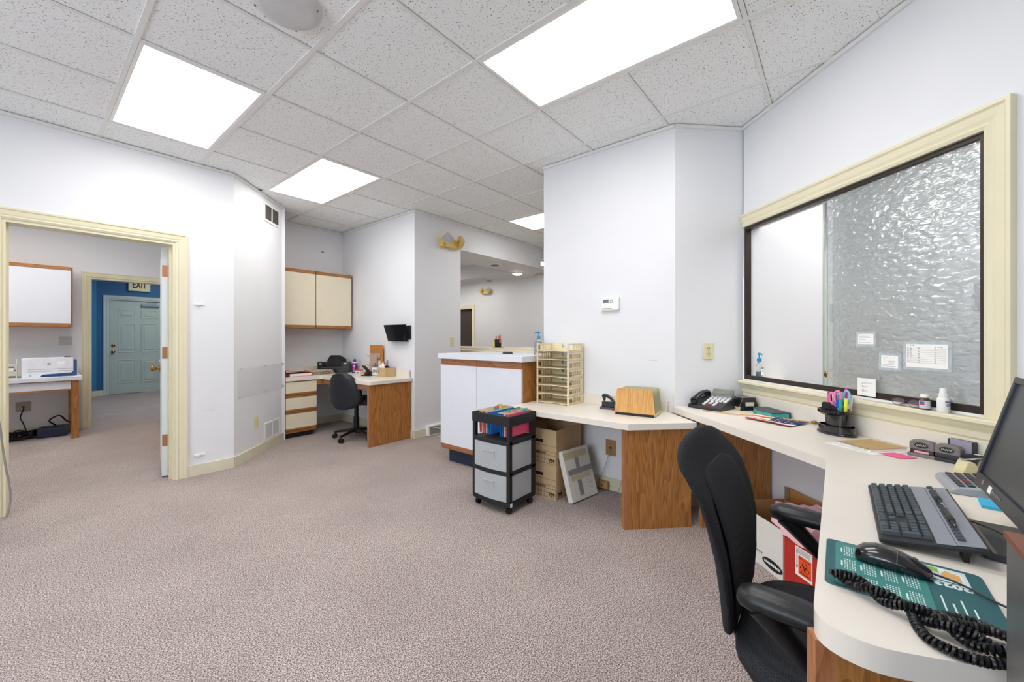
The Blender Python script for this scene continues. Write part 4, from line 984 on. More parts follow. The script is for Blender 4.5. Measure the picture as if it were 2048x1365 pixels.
# pen cup on the lobby counter
t = thing('pen_cup', 'black mesh pen cup on the far lobby counter', 'pen cup', (4.62, 4.05, 1.06), 0)
obj('cup', MB().loft([[(r*math.cos(2*PI*i/18), r*math.sin(2*PI*i/18), z) for i in range(18)] for r, z in ((.048, 0), (.05, .004), (.05, .125), (.046, .125), (.045, .006))]), BLKM, t, smooth=True)
obj('base_plate', MB().box(-.06, .06, -.06, .06, -.0005, .006), BLKM, t)
tag(obj('small_flag', MB().cyl((4.62, 4.03, 1.07), (4.63, 4.00, 1.28), .003, n=6).box(4.60, 4.625, 3.995, 4.03, 1.13, 1.24), mat('flag_salmon', 'D88468', .7)), 'small faded flag standing in the lobby pen cup', 'flag')
tag(obj('scissors', MB().tube([(4.60+.018*math.cos(a), 4.07+.012*math.cos(a), 1.215+.02*math.sin(a)) for a in [2*PI*i/12 for i in range(12)]], .004, 6, closed=True).box(4.596, 4.604, 4.066, 4.074, 1.08, 1.196), BLK), 'black handled scissors in the lobby pen cup', 'scissors')
tag(obj('marker', MB().cyl((4.59, 4.08, 1.075), (4.575, 4.10, 1.205), .009, n=8), mat('marker_yellow', 'F0E020', .4)), 'yellow marker in the lobby pen cup', 'marker')

# ------------------------------------------------------------------ things on the reception desk
# desk phone
ang = math.atan2(-.952, -.305)
t = thing('desk_phone', 'black multi-line desk phone at the far end of the reception desk', 'phone', (2.95, .715, DZ), ang)
obj('body', MB().extr([(0, 0), (.21, 0), (.21, .075), (.19, .082), (.0, .022)], 'x', -.115, .115), DGR if 0 else mat('phone_charcoal', '2E3034', .4), t, bev=.005)
zz = lambda y: .022+.060/.19*y
def tilt(x0, x1, y0, y1, h):
    a, c = zz(y0), zz(y1); return [(x0,y0,a-.001),(x1,y0,a-.001),(x1,y1,c-.001),(x0,y1,c-.001),(x0,y0,a+h),(x1,y0,a+h),(x1,y1,c+h),(x0,y1,c+h)]
BF = [(3,2,1,0),(4,5,6,7),(0,1,5,4),(1,2,6,5),(2,3,7,6),(3,0,4,7)]
hs = MB()
hp = smooth_path([(-.078, .018, .052), (-.078, .03, .062), (-.078, .07, .082), (-.078, .12, .098), (-.078, .165, .100), (-.078, .19, .09)], 5)
obj('handset', MB().tube(hp, [.026 if i < 6 or i > 19 else .019 for i in range(len(hp))], 12, flat=.75), BLK, t, smooth=True)
obj('handset_ear', MB().tube([(-.078, .02, .030), (-.078, .022, .055)], [.022, .026], 12), BLK, t, smooth=True); obj('handset_ear', MB().tube([(-.078, .178, .075), (-.078, .18, .10)], [.022, .026], 12), BLK, t, smooth=True)
obj('display_housing', MB().extr([(.15, .068), (.205, .075), (.205, .128), (.19, .128)], 'x', -.035, .105), mat('phone_grey', '7D8088', .35), t, bev=.003)
d0, d1 = Vector((0, .153, .072)), Vector((0, .188, .124))
def face(x0, x1, f0, f1, h):
    n = Vector((0, -.83, .56)); a = d0.lerp(d1, f0)+n*h; c = d0.lerp(d1, f1)+n*h
    return MB().add([(x0,a.y,a.z),(x1,a.y,a.z),(x1,c.y,c.z),(x0,c.y,c.z),(x0,a.y-.001*n.y,a.z-.001*n.z),(x1,a.y-.001*n.y,a.z-.001*n.z),(x1,c.y-.001*n.y,c.z-.001*n.z),(x0,c.y-.001*n.y,c.z-.001*n.z)], BF)
obj('display', face(-.022, .095, .45, .85, .004), mat('lcd_green', '7C8A6A', .25), t)
obj('maker_mark', face(-.025, .0, .12, .25, .004), REDF, t)
KEYW = mat('key_white', 'E4E4E2', .4); b0 = None
for r in range(7):
    for c in range(5):
        if r < 3 and c > 2: continue
        x = (-.022+.034*c if r < 3 else -.026+.029*c); y = .028+.021*r
        if r == 0 and c == 1: obj('red_button', MB().add(tilt(x, x+.018, y, y+.011, .006), BF), REDF, t); continue
        if b0 is None: b0 = obj('phone_button', MB().add([(a, b_-.028, z_-zz(.028)) for a, b_, z_ in tilt(0, .019, .028, .039, .006)], BF), KEYW, t, loc=(x, y, zz(y)))
        else: dup(b0, t, (x, y, zz(y)))
# black file box with cream layer under it, teal edged book
t = thing('storage_case', 'glossy black lidded case with paper label behind the phone', 'case', Wp(2.555, 1.872, DZ), Q45)
# local x = s, y = towards room
obj('cream_layer', MB().box(-.03, .13, -.068, .068, .0, .024), mat('cream_pages', 'CDBD92', .6), t)
obj('lid', MB().extr([(.07, .024), (.045, .085), (-.045, .085), (-.07, .024)], 'x', -.028, .132), BLKG, t, bev=.002)
obj('end_face', MB().add([(-.034,.07,.0),(-.034,-.07,.0),(-.030,-.045,.087),(-.030,.045,.087)], [(0,1,2,3)]).add([(-.029,.07,.0),(-.029,-.07,.0),(-.0285,-.045,.087),(-.0285,.045,.087)], [(0,1,2,3)]), BLKG, t)
obj('case_label', MB().box(-.0365, -.0345, -.03, .03, .03, .056), mat('label_cream', 'DCD8C6', .5), t)
t = thing('teal_book', 'dark covered book with teal page edges by the flag', 'book', Wp(2.36, 1.885, DZ), Q45-.10)
obj('pages', MB().prism([(-.105, .055), (.0, .075), (.115, .03), (.115, -.055), (-.105, -.055)], .003, .031), mat('teal_pages', '4FB8AE', .5), t)
CV = mat('book_cover', '3E4650', .45)
obj('front_cover', MB().prism([(-.110, .058), (.0, .078), (.118, .033), (.118, -.058), (-.110, -.058)], .031, .035), CV, t, bev=.001); obj('back_cover', MB().prism([(-.110, .058), (.0, .078), (.118, .033), (.118, -.058), (-.110, -.058)], 0, .003), CV, t)
obj('spine', MB().box(-.110, .118, -.0615, -.058, 0, .035), CV, t)
# small american flag on a stick
t = thing('hand_flag', 'small american flag on a wooden stick lying on the desk', 'flag', (2.86, .4, DZ), 0)
obj('stick', MB().cyl((.022, .30, .005), (-.012, -.30, .012), .0036, n=8), mat('flag_stick', 'D2A468', .5), t)
obj('finial', MB().tube([(-.011, -.285, .012), (-.0115, -.293, .012), (-.012, -.30, .012), (-.0125, -.308, .012), (-.013, -.318, .012)], [.004, .008, .010, .008, .002], 10), BRASS, t, smooth=True)
FR, FWm, FB = mat('flag_red', 'B03432', .8), mat('flag_white', 'E9E2D2', .8), mat('flag_blue', '2B3160', .8)
NA, NB = 26, 14
cn = [(-.085, .035), (.075, .01), (.008, -.285), (-.20, -.20)]      # a: lower left, b: upper left, c: tip (hoist), d: bottom
fl = MB(); pts = []
for i in range(NA+1):
    s_ = i/NA
    for j in range(NB+1):
        q = j/NB
        lft = Vector((cn[0][0]+(cn[1][0]-cn[0][0])*q, cn[0][1]+(cn[1][1]-cn[0][1])*q)); rgt = Vector((cn[3][0]+(cn[2][0]-cn[3][0])*q, cn[3][1]+(cn[2][1]-cn[3][1])*q))
        p = lft.lerp(rgt, s_); pts.append((p.x, p.y, .0065+.005*q+.0028*math.sin(q*9+s_*3)+.0012*math.sin(s_*14)))
fl.v = pts
for i in range(NA):
    for j in range(NB):
        fl.f.append((i*(NB+1)+j, (i+1)*(NB+1)+j, (i+1)*(NB+1)+j+1, i*(NB+1)+j+1))
        fl.m.append(2 if (i >= 11 and j >= 4) else (0 if (j//2) % 2 == 0 else 1))
o = obj('flag_cloth', fl, [FR, FWm, FB], t, smooth=True)
st = None
for i in range(5):
    for j in range(4):
        a = (12.5+2.7*i)/NA; q = (5.5+2.2*j)/NB; ii, jj = int(a*NA), int(q*NB)
        p = pts[ii*(NB+1)+jj]
        sv = [(.0085*(1 if k % 2 == 0 else .42)*math.cos(2*PI*k/10), .0085*(1 if k % 2 == 0 else .42)*math.sin(2*PI*k/10), 0) for k in range(10)]
        if st is None: st = obj('star', MB().add(sv, [tuple(range(10))]), FWm, o, loc=(p[0], p[1], p[2]+.004))
        else: dup(st, o, (p[0], p[1], p[2]+.004))
# pen holder
PH = Wp(1.875, 1.872, DZ)
t = thing('pen_holder', 'large glossy black desk organizer full of pens', 'pen holder', PH, Q45)
def oval(rx, ry, z, cx=0, cy=0, n=32): return [(cx+rx*math.cos(2*PI*i/n), cy+ry*math.sin(2*PI*i/n), z) for i in range(n)]
obj('base_tray', MB().loft([oval(.094, .066, 0), oval(.096, .068, .004), oval(.094, .066, .012), oval(.088, .061, .014), oval(.088, .061, .044), oval(.084, .057, .044), oval(.083, .056, .016), oval(.02, .012, .015)]), BLKG, t, smooth=True)
def cupring(z0, z1f, grow=1.):
    pass
n = 32
def orim(sc, zf): return [(.060*sc*math.cos(2*PI*i/n)-.004, -.006+.048*sc*math.sin(2*PI*i/n), zf(2*PI*i/n)) for i in range(n)]
obj('cup', MB().loft([orim(1, lambda a: .012), orim(1.0, lambda a: .06), orim(1.03, lambda a: .128+.018*math.cos(a-.3)), orim(.97, lambda a: .128+.018*math.cos(a-.3)), orim(.94, lambda a: .03), orim(.3, lambda a: .03)]), BLKG, t, smooth=True)
obj('collar', MB().loft([oval(.060, .052, .098, .012, .004), oval(.076, .062, .108, .012, .004), oval(.076, .062, .124, .012, .004), oval(.070, .057, .124, .012, .004), oval(.060, .052, .112, .012, .004)], closed=True), BLKG, t, smooth=True)
obj('lid_panel', MB().loft([[(x, .034-.004*abs(x)*8, z) for x, z in ((-.02,.11),(.055,.11),(.055,.148),(.045,.158),(.02,.160),(-.01,.150),(-.03,.138),(-.04,.125))], [(x, .030-.004*abs(x)*8, z) for x, z in ((-.02,.11),(.055,.11),(.055,.148),(.045,.158),(.02,.160),(-.01,.150),(-.03,.138),(-.04,.125))]]), BLKM, t)
def PHp(x, y, z): return tuple((Matrix.Translation(PH) @ Matrix.Rotation(Q45, 4, 'Z')) @ Vector((x, y, z)))
def pen(name, label, cat, x, y, dx, dy, top, m, capm=None, r=.0045, bot=.04):
    a, b_ = PHp(x, y, bot), PHp(x+dx, y+dy, top)
    o = tag(obj(name, MB().cyl(a, b_, r, n=10), m, smooth=True), label, cat)
    if capm:
        A, B = Vector(a), Vector(b_); obj('cap', MB().cyl(tuple(A.lerp(B, .72)), tuple(A.lerp(B, 1.03)), r*1.25, r*1.1, n=10), capm, o, smooth=True)
    return o
mc = lambda n_, c_: mat(n_, c_, .35)
pen('pencil', 'orange pencil with magenta topper at the left of the pen holder', 'pencil', .030, .0, .022, -.004, .205, mc('pen_orange', 'F09A28'), mc('pen_magenta', 'E838B0'))
pen('ballpoint_pen', 'bright blue ballpoint pen left in the pen holder', 'pen', .022, .004, .016, -.004, .205, mc('pen_blue', '2254C8'), BLK, .006)
pen('ballpoint_pen', 'slim chrome tipped dark pen behind the blue one', 'pen', .012, -.012, .015, -.010, .212, DGR, CHR)
pen('marker', 'magenta capped marker standing tallest in the pen holder', 'marker', -.010, -.020, -.008, -.018, .232, mc('pen_dkpink', 'C02890'), mc('pen_magenta', 'E838B0'), .006)
pen('ballpoint_pen', 'cream pen leaning at the back of the pen holder', 'pen', .0, -.022, .006, -.012, .215, mc('pen_cream', 'D8CDB4'), None, .006)
pen('dry_marker', 'white and blue marker at the front of the pen holder', 'marker', -.022, .010, -.006, .012, .175, WHT, mc('pen_blue', '2254C8'), .007)
pen('marker', 'teal green marker right in the pen holder', 'marker', -.033, .006, -.006, .012, .180, mc('pen_teal', '1E9A84'), mc('pen_teal2', '28B098'), .0075)
pen('highlighter', 'yellow highlighter at the right edge of the pen holder', 'highlighter', -.044, .0, -.012, .002, .185, mc('pen_yellow', 'EDE428'), mc('pen_yellow2', 'F6F04A'), .007)
pen('ballpoint_pen', 'red and white pen behind the teal marker', 'pen', -.036, -.014, -.010, -.006, .172, REDF, WHT, .005)
def scissors(label, x, y, m, ztop, s=1.):
    t = thing('scissors', label, 'scissors', PHp(x, y, 0), Q45)
    for sx, rx, zc, rz in ((1, .0135, ztop-.036, .026), (-1, .017, ztop-.030, .033)):
        lp = [(sx*.017*s+rx*s*math.cos(a), 0, zc+rz*s*math.sin(a)) for a in [2*PI*i/22 for i in range(22)]]
        obj('handle', MB().tube(lp, .0052*s, 8, closed=True), m, t, smooth=True)
        obj('shank', MB().tube([(sx*.015*s, 0, zc-rz*s), (sx*.006*s, 0, zc-rz*s-.02), (-sx*.002, 0, zc-rz*s-.045)], [.006*s, .006*s, .004], 8), m, t, smooth=True)
        obj('blade', MB().box(-.004, .004, -.001+sx*.0012, .0006+sx*.0012, .05, zc-rz*s-.04), CHR, t)
scissors('pink handled scissors in front in the pen holder', -.004, .014, mc('scissor_pink', 'EE82B4'), .220)
scissors('light blue handled scissors behind the pink pair', -.024, -.016, mc('scissor_blue', '8CC4E0'), .222)
tag(obj('index_card', MB().add([PHp(x, y, z) for x, y, z in ((.045,-.036,.10),(-.045,-.036,.10),(-.052,-.040,.205),(.045,-.040,.205),(.045,-.0368,.10),(-.045,-.0368,.10),(-.052,-.0408,.205),(.045,-.0408,.205))], BF), PAPER), 'white printed card standing at the back of the pen holder', 'card')
# papers, notebook, pink slip
tag(obj('paper_sheet', MB().prism([(2.378,.045),(2.255,-.12),(2.425,-.25),(2.555,-.09)], DZ+.0005, DZ+.0015), PAPER), 'white sheets lying under the spiral notebook', 'paper')
t = thing('spiral_notebook', 'spiral notebook with kraft cover lying on white sheets', 'notebook', (2.415, -.112, DZ+.0018), math.atan2(-.112, -.102))
L_, Wd = .152, .185      # local x along the spiral, y away from it
obj('page_block', MB().box(-L_/2, L_/2, -.085, .10, 0, .009), PAPER, t)
kcv = obj('front_cover', MB().box(-L_/2, L_/2, -.088, .103, .0095, .0115), mat('kraft_cover', 'BFA06C', .75), t)
cw = None
for i in range(18):
    x = -L_/2+.006+(L_-.012)*i/17
    if cw is None: cw = obj('spiral_ring', MB().tube([(0, -.090+.0085*math.cos(a), .006+.0085*math.sin(a)) for a in [2*PI*k/12 for k in range(12)]], .0007, 4, closed=True), CHR, t, loc=(x, 0, 0))
    else: dup(cw, t, (x, 0, 0))
tag(obj('pink_slip', MB().prism([(2.305,-.135),(2.256,-.20),(2.312,-.256),(2.360,-.19)], DZ+.0018, DZ+.0026), mat('hot_pink_paper', 'F2659A', .6)), 'hot pink note partly under the white sheets', 'note')
# self inking stamps
STG = mat('stamp_grey', '77716F', .45); STD = mat('stamp_dark', '343438', .4)
def stamp(label, s, d, rot, base, up=False):
    t = thing('ink_stamp', label, 'stamp', Wp(s, d, DZ), rot, 'self inking stamps')
    obj('tray', MB().box(-.042, .042, -.022, .026, 0, .014), base, t, bev=.002)
    obj('pad_body', MB().box(-.036, .036, -.018, .018, .014, .03), STD, t, bev=.002)
    obj('hood', MB().extr([(-.038, .03), (-.038, .058), (-.03, .066), (.0, .070), (.03, .066), (.038, .058), (.038, .03)], 'y', -.018, .020), STG, t, bev=.004)
    ov = MB().add([(.022*math.cos(a), .0206, .049+.011*math.sin(a)) for a in [2*PI*i/20 for i in range(20)]], [tuple(range(20))]); obj('oval_badge', ov, BLKG, t)
    obj('badge_script', MB().tube([(-.016+.032*i/14, .0209, .049+.004*math.sin(i*1.9)) for i in range(15)], .0008, 4), PAPER, t)
    if not up: obj('imprint_label', MB().box(-.022, .022, .0182, .019, .016, .025), mat('stamp_label', 'E8A8B8', .5), t)
    return t
stamp('grey ink stamp on a mauve base, nearest the notebook', 1.475, 1.868, Q45+.35, STG)
stamp('grey ink stamp on a black base, beside the mauve based one', 1.405, 1.895, Q45+.3, STD, True)
t = thing('stamp_block', 'lavender topped dark stamp standing behind the other stamps', 'stamp', Wp(1.392, 1.934, DZ), Q45+.05, 'self inking stamps')
obj('body', MB().box(-.04, .04, -.016, .010, 0, .088), STD, t, bev=.003); obj('front_plate', MB().box(-.038, .030, .0101, .013, .02, .09), mat('lavender_grey', '9A98A8', .4), t, bev=.002)
# stapler and tape dispenser
t = thing('stapler', 'black stapler behind the beige tape dispenser', 'stapler', Wp(1.312, 1.905, DZ), Q45+PI)
obj('base', MB().prism(rrect(-.05, .085, -.018, .018, .012), 0, .012), BLK, t, bev=.002); obj('arm', MB().extr([(-.05, .026), (-.045, .045), (.02, .05), (.085, .038), (.088, .024), (.085, .018), (-.04, .02)], 'y', -.016, .016), BLKM, t, bev=.004); obj('hinge', MB().box(.05, .085, -.015, .015, .012, .026), BLK, t)
tag(obj('tape_curl', MB().add([(x_, y_, z_) for k in range(7) for x_, y_, z_ in ((Wp(1.375-.008*k, 1.945-.0*k, DZ+.036+.010*math.sin(k*.5))), (Wp(1.37-.008*k, 1.925, DZ+.034+.010*math.sin(k*.5))))], [(2*k, 2*k+1, 2*k+3, 2*k+2) for k in range(6)]), PAPER), 'curled white label strip behind the stapler', 'label')
t = thing('tape_dispenser', 'beige tape dispenser beside the monitor', 'tape dispenser', (2.165, -.395, DZ), math.radians(-62))
TP = mat('dispenser_beige', 'D6CDA0', .4)
obj('body', MB().extr([(-.062, 0), (.075, 0), (.078, .022), (.06, .03), (-.012, .022), (-.028, .05), (-.048, .054), (-.062, .02)], 'y', -.022, .022), TP, t, bev=.004)
obj('tape_roll', MB().tube([(.028, -.011, .035), (.028, .011, .035)], .028, 24), CLEAR, t, smooth=True); obj('roll_core', MB().tube([(.028, -.013, .035), (.028, .013, .035)], .015, 20), TP, t, smooth=True)
obj('cutter', MB().box(-.052, -.046, -.012, .012, .054, .058), CHR, t); obj('tape_strip', MB().add([(-.045,-.008,.056),(-.045,.008,.056),(.02,.008,.063),(.02,-.008,.063)], [(0,1,2,3)]).add([(-.045,-.008,.0555),(-.045,.008,.0555),(.02,.008,.0625),(.02,-.008,.0625)], [(0,1,2,3)]), CLEAR, t)
# calculator
t = thing('calculator', 'silver desktop calculator with dark keys beside the monitor', 'calculator', (1.955, -.360, DZ), math.radians(183))
CW, CL = .19, .175
obj('body', MB().extr([(-CL/2, 0), (CL/2, 0), (CL/2, .038), (CL/2-.01, .042), (-CL/2+.012, .022), (-CL/2, .014)], 'x', -CW/2, CW/2), SILV, t, bev=.008, seg=3)
zc = lambda y: .022+.020*(y+CL/2-.012)/(CL-.022)
kb0 = {}
for r in range(5):
    for c in range(6):
        x = -CW/2+.018+.027*c; y = -CL/2+.022+.0215*r; red = (r, c) in ((4, 0), (4, 5), (1, 3))
        kk = 'r' if red else 'b'
        if kk not in kb0: kb0[kk] = obj('calculator_key', MB().box(0, .021, 0, .015, -.003, .006), mat('calc_red', '8E2A30', .4) if red else mat('calc_key', '3A3B42', .4), t, bev=.002, loc=(x, y, zc(y)))
        else: dup(kb0[kk], t, (x, y, zc(y)))
obj('display', MB().box(-.08, .08, .045, .075, .040, .043), mat('lcd', '6E7C80', .2), t)
# paper sheet and sticky notes behind the keyboard
tag(obj('paper_sheet', MB().prism([(1.90,-.285),(1.62,-.255),(1.60,-.46),(1.88,-.49)], DZ+.0005, DZ+.0014), mat('cream_paper', 'E9E0D0', .7)), 'cream sheet of paper between keyboard and monitor', 'paper')
tag(obj('sticky_notes', MB().prism([(1.838,-.332),(1.757,-.325),(1.75,-.40),(1.832,-.408)], DZ+.0016, DZ+.010), mat('sticky_blue', '3FB2DC', .6), bev=.0005), 'bright blue sticky note pad by the monitor', 'sticky notes')
# monitor
t = thing('monitor', 'black flat monitor tilted back at the right edge of the desk', 'monitor', (1.468, -.30, DZ), PI)
# local: +x = -u, +y = -v (away from the user)
obj('stand_base', MB().prism(rrect(-.115, .11, -.045, .17, .01), .0018, .016), mat('monitor_charcoal', '303136', .4), t, bev=.002); obj('base_trim', MB().box(-.112, .107, -.0445, -.025, .016, .018), mat('base_trim_taupe', '6E645A', .4), t)
obj('stand_neck', MB().box(-.035, .035, .085, .115, .016, .24), BLK, t, bev=.005)
ty = math.atan2(.074, .295); MM = Matrix.Translation((0, 0, .094)) @ Matrix.Rotation(-ty, 4, 'X')
mw, mh = .207, .305
b = MB(); b.M = MM; b.box(-mw, mw, .004, .04, 0, mh); hsg = obj('housing', b, BLKM, t, bev=.004)
b = MB(); b.M = MM; b.box(-mw, mw, -.006, .003, 0, .034).box(-mw, mw, -.006, .003, mh-.017, mh).box(-mw, -mw+.016, -.006, .003, .034, mh-.017).box(mw-.016, mw, -.006, .003, .034, mh-.017)
obj('bezel', b, mat('bezel_black', '242528', .35), t, bev=.0015)
b = MB(); b.M = MM; b.box(-mw+.016, mw-.016, .0005, .0035, .034, mh-.017); obj('screen', b, mat('screen_dark', '3A3D42', .32, bump=.05, bscale=900, spec=.6), t)
b = MB(); b.M = MM; b.box(-.085, -.06, -.0066, -.006, .008, .026); obj('sticker', b, PAPER, t)
b = MB(); b.M = MM; b.box(-.142, -.128, -.0066, -.006, .012, .024); obj('maker_badge', b, GRY, t)
b0 = None
for k in range(5):
    b = MB(); b.M = MM; b.box(-.05+.014*k, -.043+.014*k, -.0072, -.006, .014, .020); obj('control_button', b, GRY, t)
# keyboard  (local: x = user's right = -u, y = away from the user = -v)
t = thing('keyboard', 'black and silver computer keyboard on the desk return', 'keyboard', (1.522, -.078, DZ), PI)
KW, KD = .45, .178
kz = lambda y: .016+.028*y/KD
def slab(x0, x1, y0, y1, z0, z1, m, nm, bev=.002):
    return obj(nm, MB().add([(x0,y0,kz(y0)+z0),(x1,y0,kz(y0)+z0),(x1,y1,kz(y1)+z0),(x0,y1,kz(y1)+z0),(x0,y0,kz(y0)+z1),(x1,y0,kz(y0)+z1),(x1,y1,kz(y1)+z1),(x0,y1,kz(y1)+z1)], BF), m, t, bev=bev)
slab(-KW/2+.0, KW/2, 0, KD, -.012, -.0005, mat('keyboard_black', '1E1F22', .45), 'base_shell', .004)
slab(-KW/2+.006, KW/2-.006, .128, KD-.006, -.0005, .003, mat('keyboard_silver', '8D919A', .4, metal=.1), 'silver_panel', .003)
slab(-KW/2+.004, KW/2-.004, .0965, .1275, -.0005, .002, mat('keyboard_silver', '8D919A', .4, metal=.1), 'silver_strip', .001)
obj('tilt_foot', MB().box(KW/2-.05, KW/2-.015, KD-.04, KD-.03, .0, .034), BLK, t); obj('tilt_foot', MB().box(-KW/2+.015, -KW/2+.05, KD-.04, KD-.03, .0, .034), BLK, t)
KEY = mat('key_slate', '3A444A', .45); km = {}
def key(x, y, w_, h_=.0155):
    k = (round(w_, 4), round(h_, 4))
    if k not in km:
        s_ = .0018
        km[k] = obj('key', MB().loft([[(0,0,-.001),(w_,0,-.001),(w_,h_,-.001+.157*h_),(0,h_,-.001+.157*h_)], [(s_,s_,.008),(w_-s_,s_,.008),(w_-s_,h_-s_,.008+.157*h_),(s_,h_-s_,.008+.157*h_)]]), KEY, t, loc=(x, y, kz(y)))
    else: dup(km[k], t, (x, y, kz(y)))
U = .0183; X0 = -KW/2+.010; g = .0012
rows = [(0, [1.35, 1.2, 1.35, 5.9, 1.35, 1.2, 1.35, 1.3]), (1, [2.25]+[1]*10+[2.75]), (2, [1.75]+[1]*11+[2.25]), (3, [1.5]+[1]*12+[1.5]), (4, [1]*13+[2])]
for r, ws in rows:
    x = X0; y = .006+.0178*r+(.001 if r else 0)
    for w_ in ws: key(x, y, w_*U-g); x += w_*U
xn = X0+15*U+.006
for c in range(3):
    key(xn+c*U, .006, U-g)
    for r in (3, 4): key(xn+c*U, .007+.0178*r, U-g)
key(xn+U, .0248, U-g)
xp = xn+3*U+.006
for r in range(5):
    y = .006+.0178*r
    if r == 0: key(xp, y, 2*U-g); key(xp+2*U, y, U-g); key(xp+3*U, y, U-g, .0333)
    elif r == 2 or r == 4:
        for c in range(4 if r == 4 else 3): key(xp+c*U, y, U-g)
        if r == 2: key(xp+3*U, y, U-g, .0333)
    else:
        for c in range(3): key(xp+c*U, y, U-g)
for c in range(13):
    x = X0+(0 if c == 0 else U*(1.2+c)+.008*((c-1)//4)); key(x, .131, U-g, .014)
for c in range(3): key(xn+c*U, .131, U-g, .014)
for c in range(4): key(xp+c*U, .131, U-g, .014)
def ink_pen(label, x0, x1, y, m):
    t = thing('ballpoint_pen', label, 'pen', (1.522-(x0+x1)/2, -.078-y, DZ+kz(y)+.0135), PI)
    h = (x1-x0)/2
    obj('barrel', MB().tube([(-h, 0, 0), (-h+.02, 0, 0), (h-.03, 0, 0), (h-.012, 0, 0), (h, 0, 0)], [.0055, .0058, .0052, .004, .0012], 10), m, t, smooth=True)
    obj('grip', MB().tube([(h-.05, 0, 0), (h-.028, 0, 0)], .0063, 10), BLKM, t, smooth=True); obj('clip', MB().box(-h, -h+.035, -.001, .001, .0055, .0075), CHR, t); obj('tip', MB().tube([(h-.012, 0, 0), (h+.003, 0, 0)], [.003, .0012], 8), CHR, t)
ink_pen('black pen lying on the keyboard function row, far end', -.16, -.03, .138, BLK); ink_pen('black pen lying on the keyboard function row, nearer end', -.01, .13, .138, BLK)
# keyboard cable
tag(obj('keyboard_cable', MB().tube(smooth_path([(1.52, -.262, DZ+.03), (1.50, -.30, DZ+.024), (1.42, -.335, DZ+.022), (1.30, -.37, DZ+.010), (1.12, -.45, DZ+.005), (1.08, -.60, DZ+.005)]), .002, 6), CABLE), 'thin black keyboard cable crossing the monitor base', 'cable')
# mouse pad
TEAL = mat('pad_teal', '3E8580', .55); TEALD = mat('pad_dark_teal', '2C5E62', .55); TEALL = mat('pad_light_teal', '4F9A94', .55)
t = thing('mouse_pad', 'teal calendar mouse pad printed 2023 under the mouse', 'mouse pad', (1.138, -.105, DZ), 0)
obj('pad', MB().prism(rrect(-.112, .112, -.125, .125, .012), 0, .003), TEALD, t)
obj('print_panel', MB().prism(rrect(-.106, .106, -.035, .108, .010), .003, .0034), TEAL, t); obj('print_header', MB().prism(rrect(-.106, .106, -.112, -.037, .006), .003, .0034), TEALD, t)
obj('photo_print', MB().prism([(.04,-.10),(.10,-.10),(.10,-.04),(.04,-.04)], .0034, .0037), mat('photo_mix', 'C8D6DC', .5, var=.3, scale=30), t); obj('photo_patch', MB().prism([(.05,-.09),(.08,-.09),(.09,-.07),(.06,-.06)], .0037, .0039), mat('photo_tan', 'D8A860', .5), t); obj('photo_patch', MB().prism([(.07,-.06),(.095,-.06),(.095,-.045),(.08,-.045)], .0037, .0039), mat('photo_green', '88B840', .5), t)
PW = mat('pad_print', 'DDEBE8', .6)
text('2023', .027, t, (.026, -.072, .0036), (0,1,0), (-1,0,0), PW, bold=.0012)
b = MB()
for q in range(4):
    for p in range(3):
        bx, by = -.098+.068*p, -.022+.032*q
        for rr in range(5):
            for cc in range(7):
                b.box(bx+.0075*cc, bx+.0075*cc+.0036, by+.0042*rr, by+.0042*rr+.0022, .0034, .0036)
        b.box(bx+.012, bx+.036, by+.0215, by+.0245, .0034, .0036)
o = obj('calendar_print', b, PW, t); o['kind'] = 'stuff'
b = MB()
for q in range(4): b.box(-.085, -.03-.02*(q % 2), -.050-.013*q, -.0475-.013*q, .0034, .0036)
o = obj('header_print', b, PW, t); o['kind'] = 'stuff'
# mouse
t = thing('computer_mouse', 'glossy black wired mouse on the teal pad', 'mouse', (1.178, -.090, DZ+.0042), PI-.12)
rings = []
for y, w_, h_ in ((-.060,.010,.012),(-.056,.022,.024),(-.045,.029,.034),(-.025,.032,.040),(0,.031,.040),(.02,.029,.035),(.04,.027,.027),(.055,.023,.019),(.062,.012,.012)):
    rings.append([(w_*math.cos(a), y, max(.0, h_*.42+h_*.58*math.sin(a)) if math.sin(a) > -.7 else 0) for a in [2*PI*i/20 for i in range(20)]])
obj('shell', MB().loft(rings), mat('mouse_black', '17181B', .2, coat=.6), t, smooth=True)
obj('wheel', MB().tube([(-.004, .034, .0235), (.004, .034, .0235)], .009, 14), DGR, t, smooth=True); obj('button_seam', MB().tube([(0, .012, .0385), (0, .03, .0335), (0, .05, .0235), (0, .06, .016)], .0007, 4), GRY, t)
obj('button_split', MB().tube([(.030*math.cos(a), .010, .0168+.0222*math.sin(a)) for a in [.15+.28*i for i in range(11)]], .0006, 4), GRY, t)
tag(obj('mouse_cable', MB().tube(smooth_path([(1.178, -.153, DZ+.012), (1.165, -.19, DZ+.010), (1.13, -.23, DZ+.008), (1.10, -.30, DZ+.005), (1.07, -.42, DZ+.005)]), .002, 6), CABLE), 'thin black mouse cable trailing off the pad', 'cable')
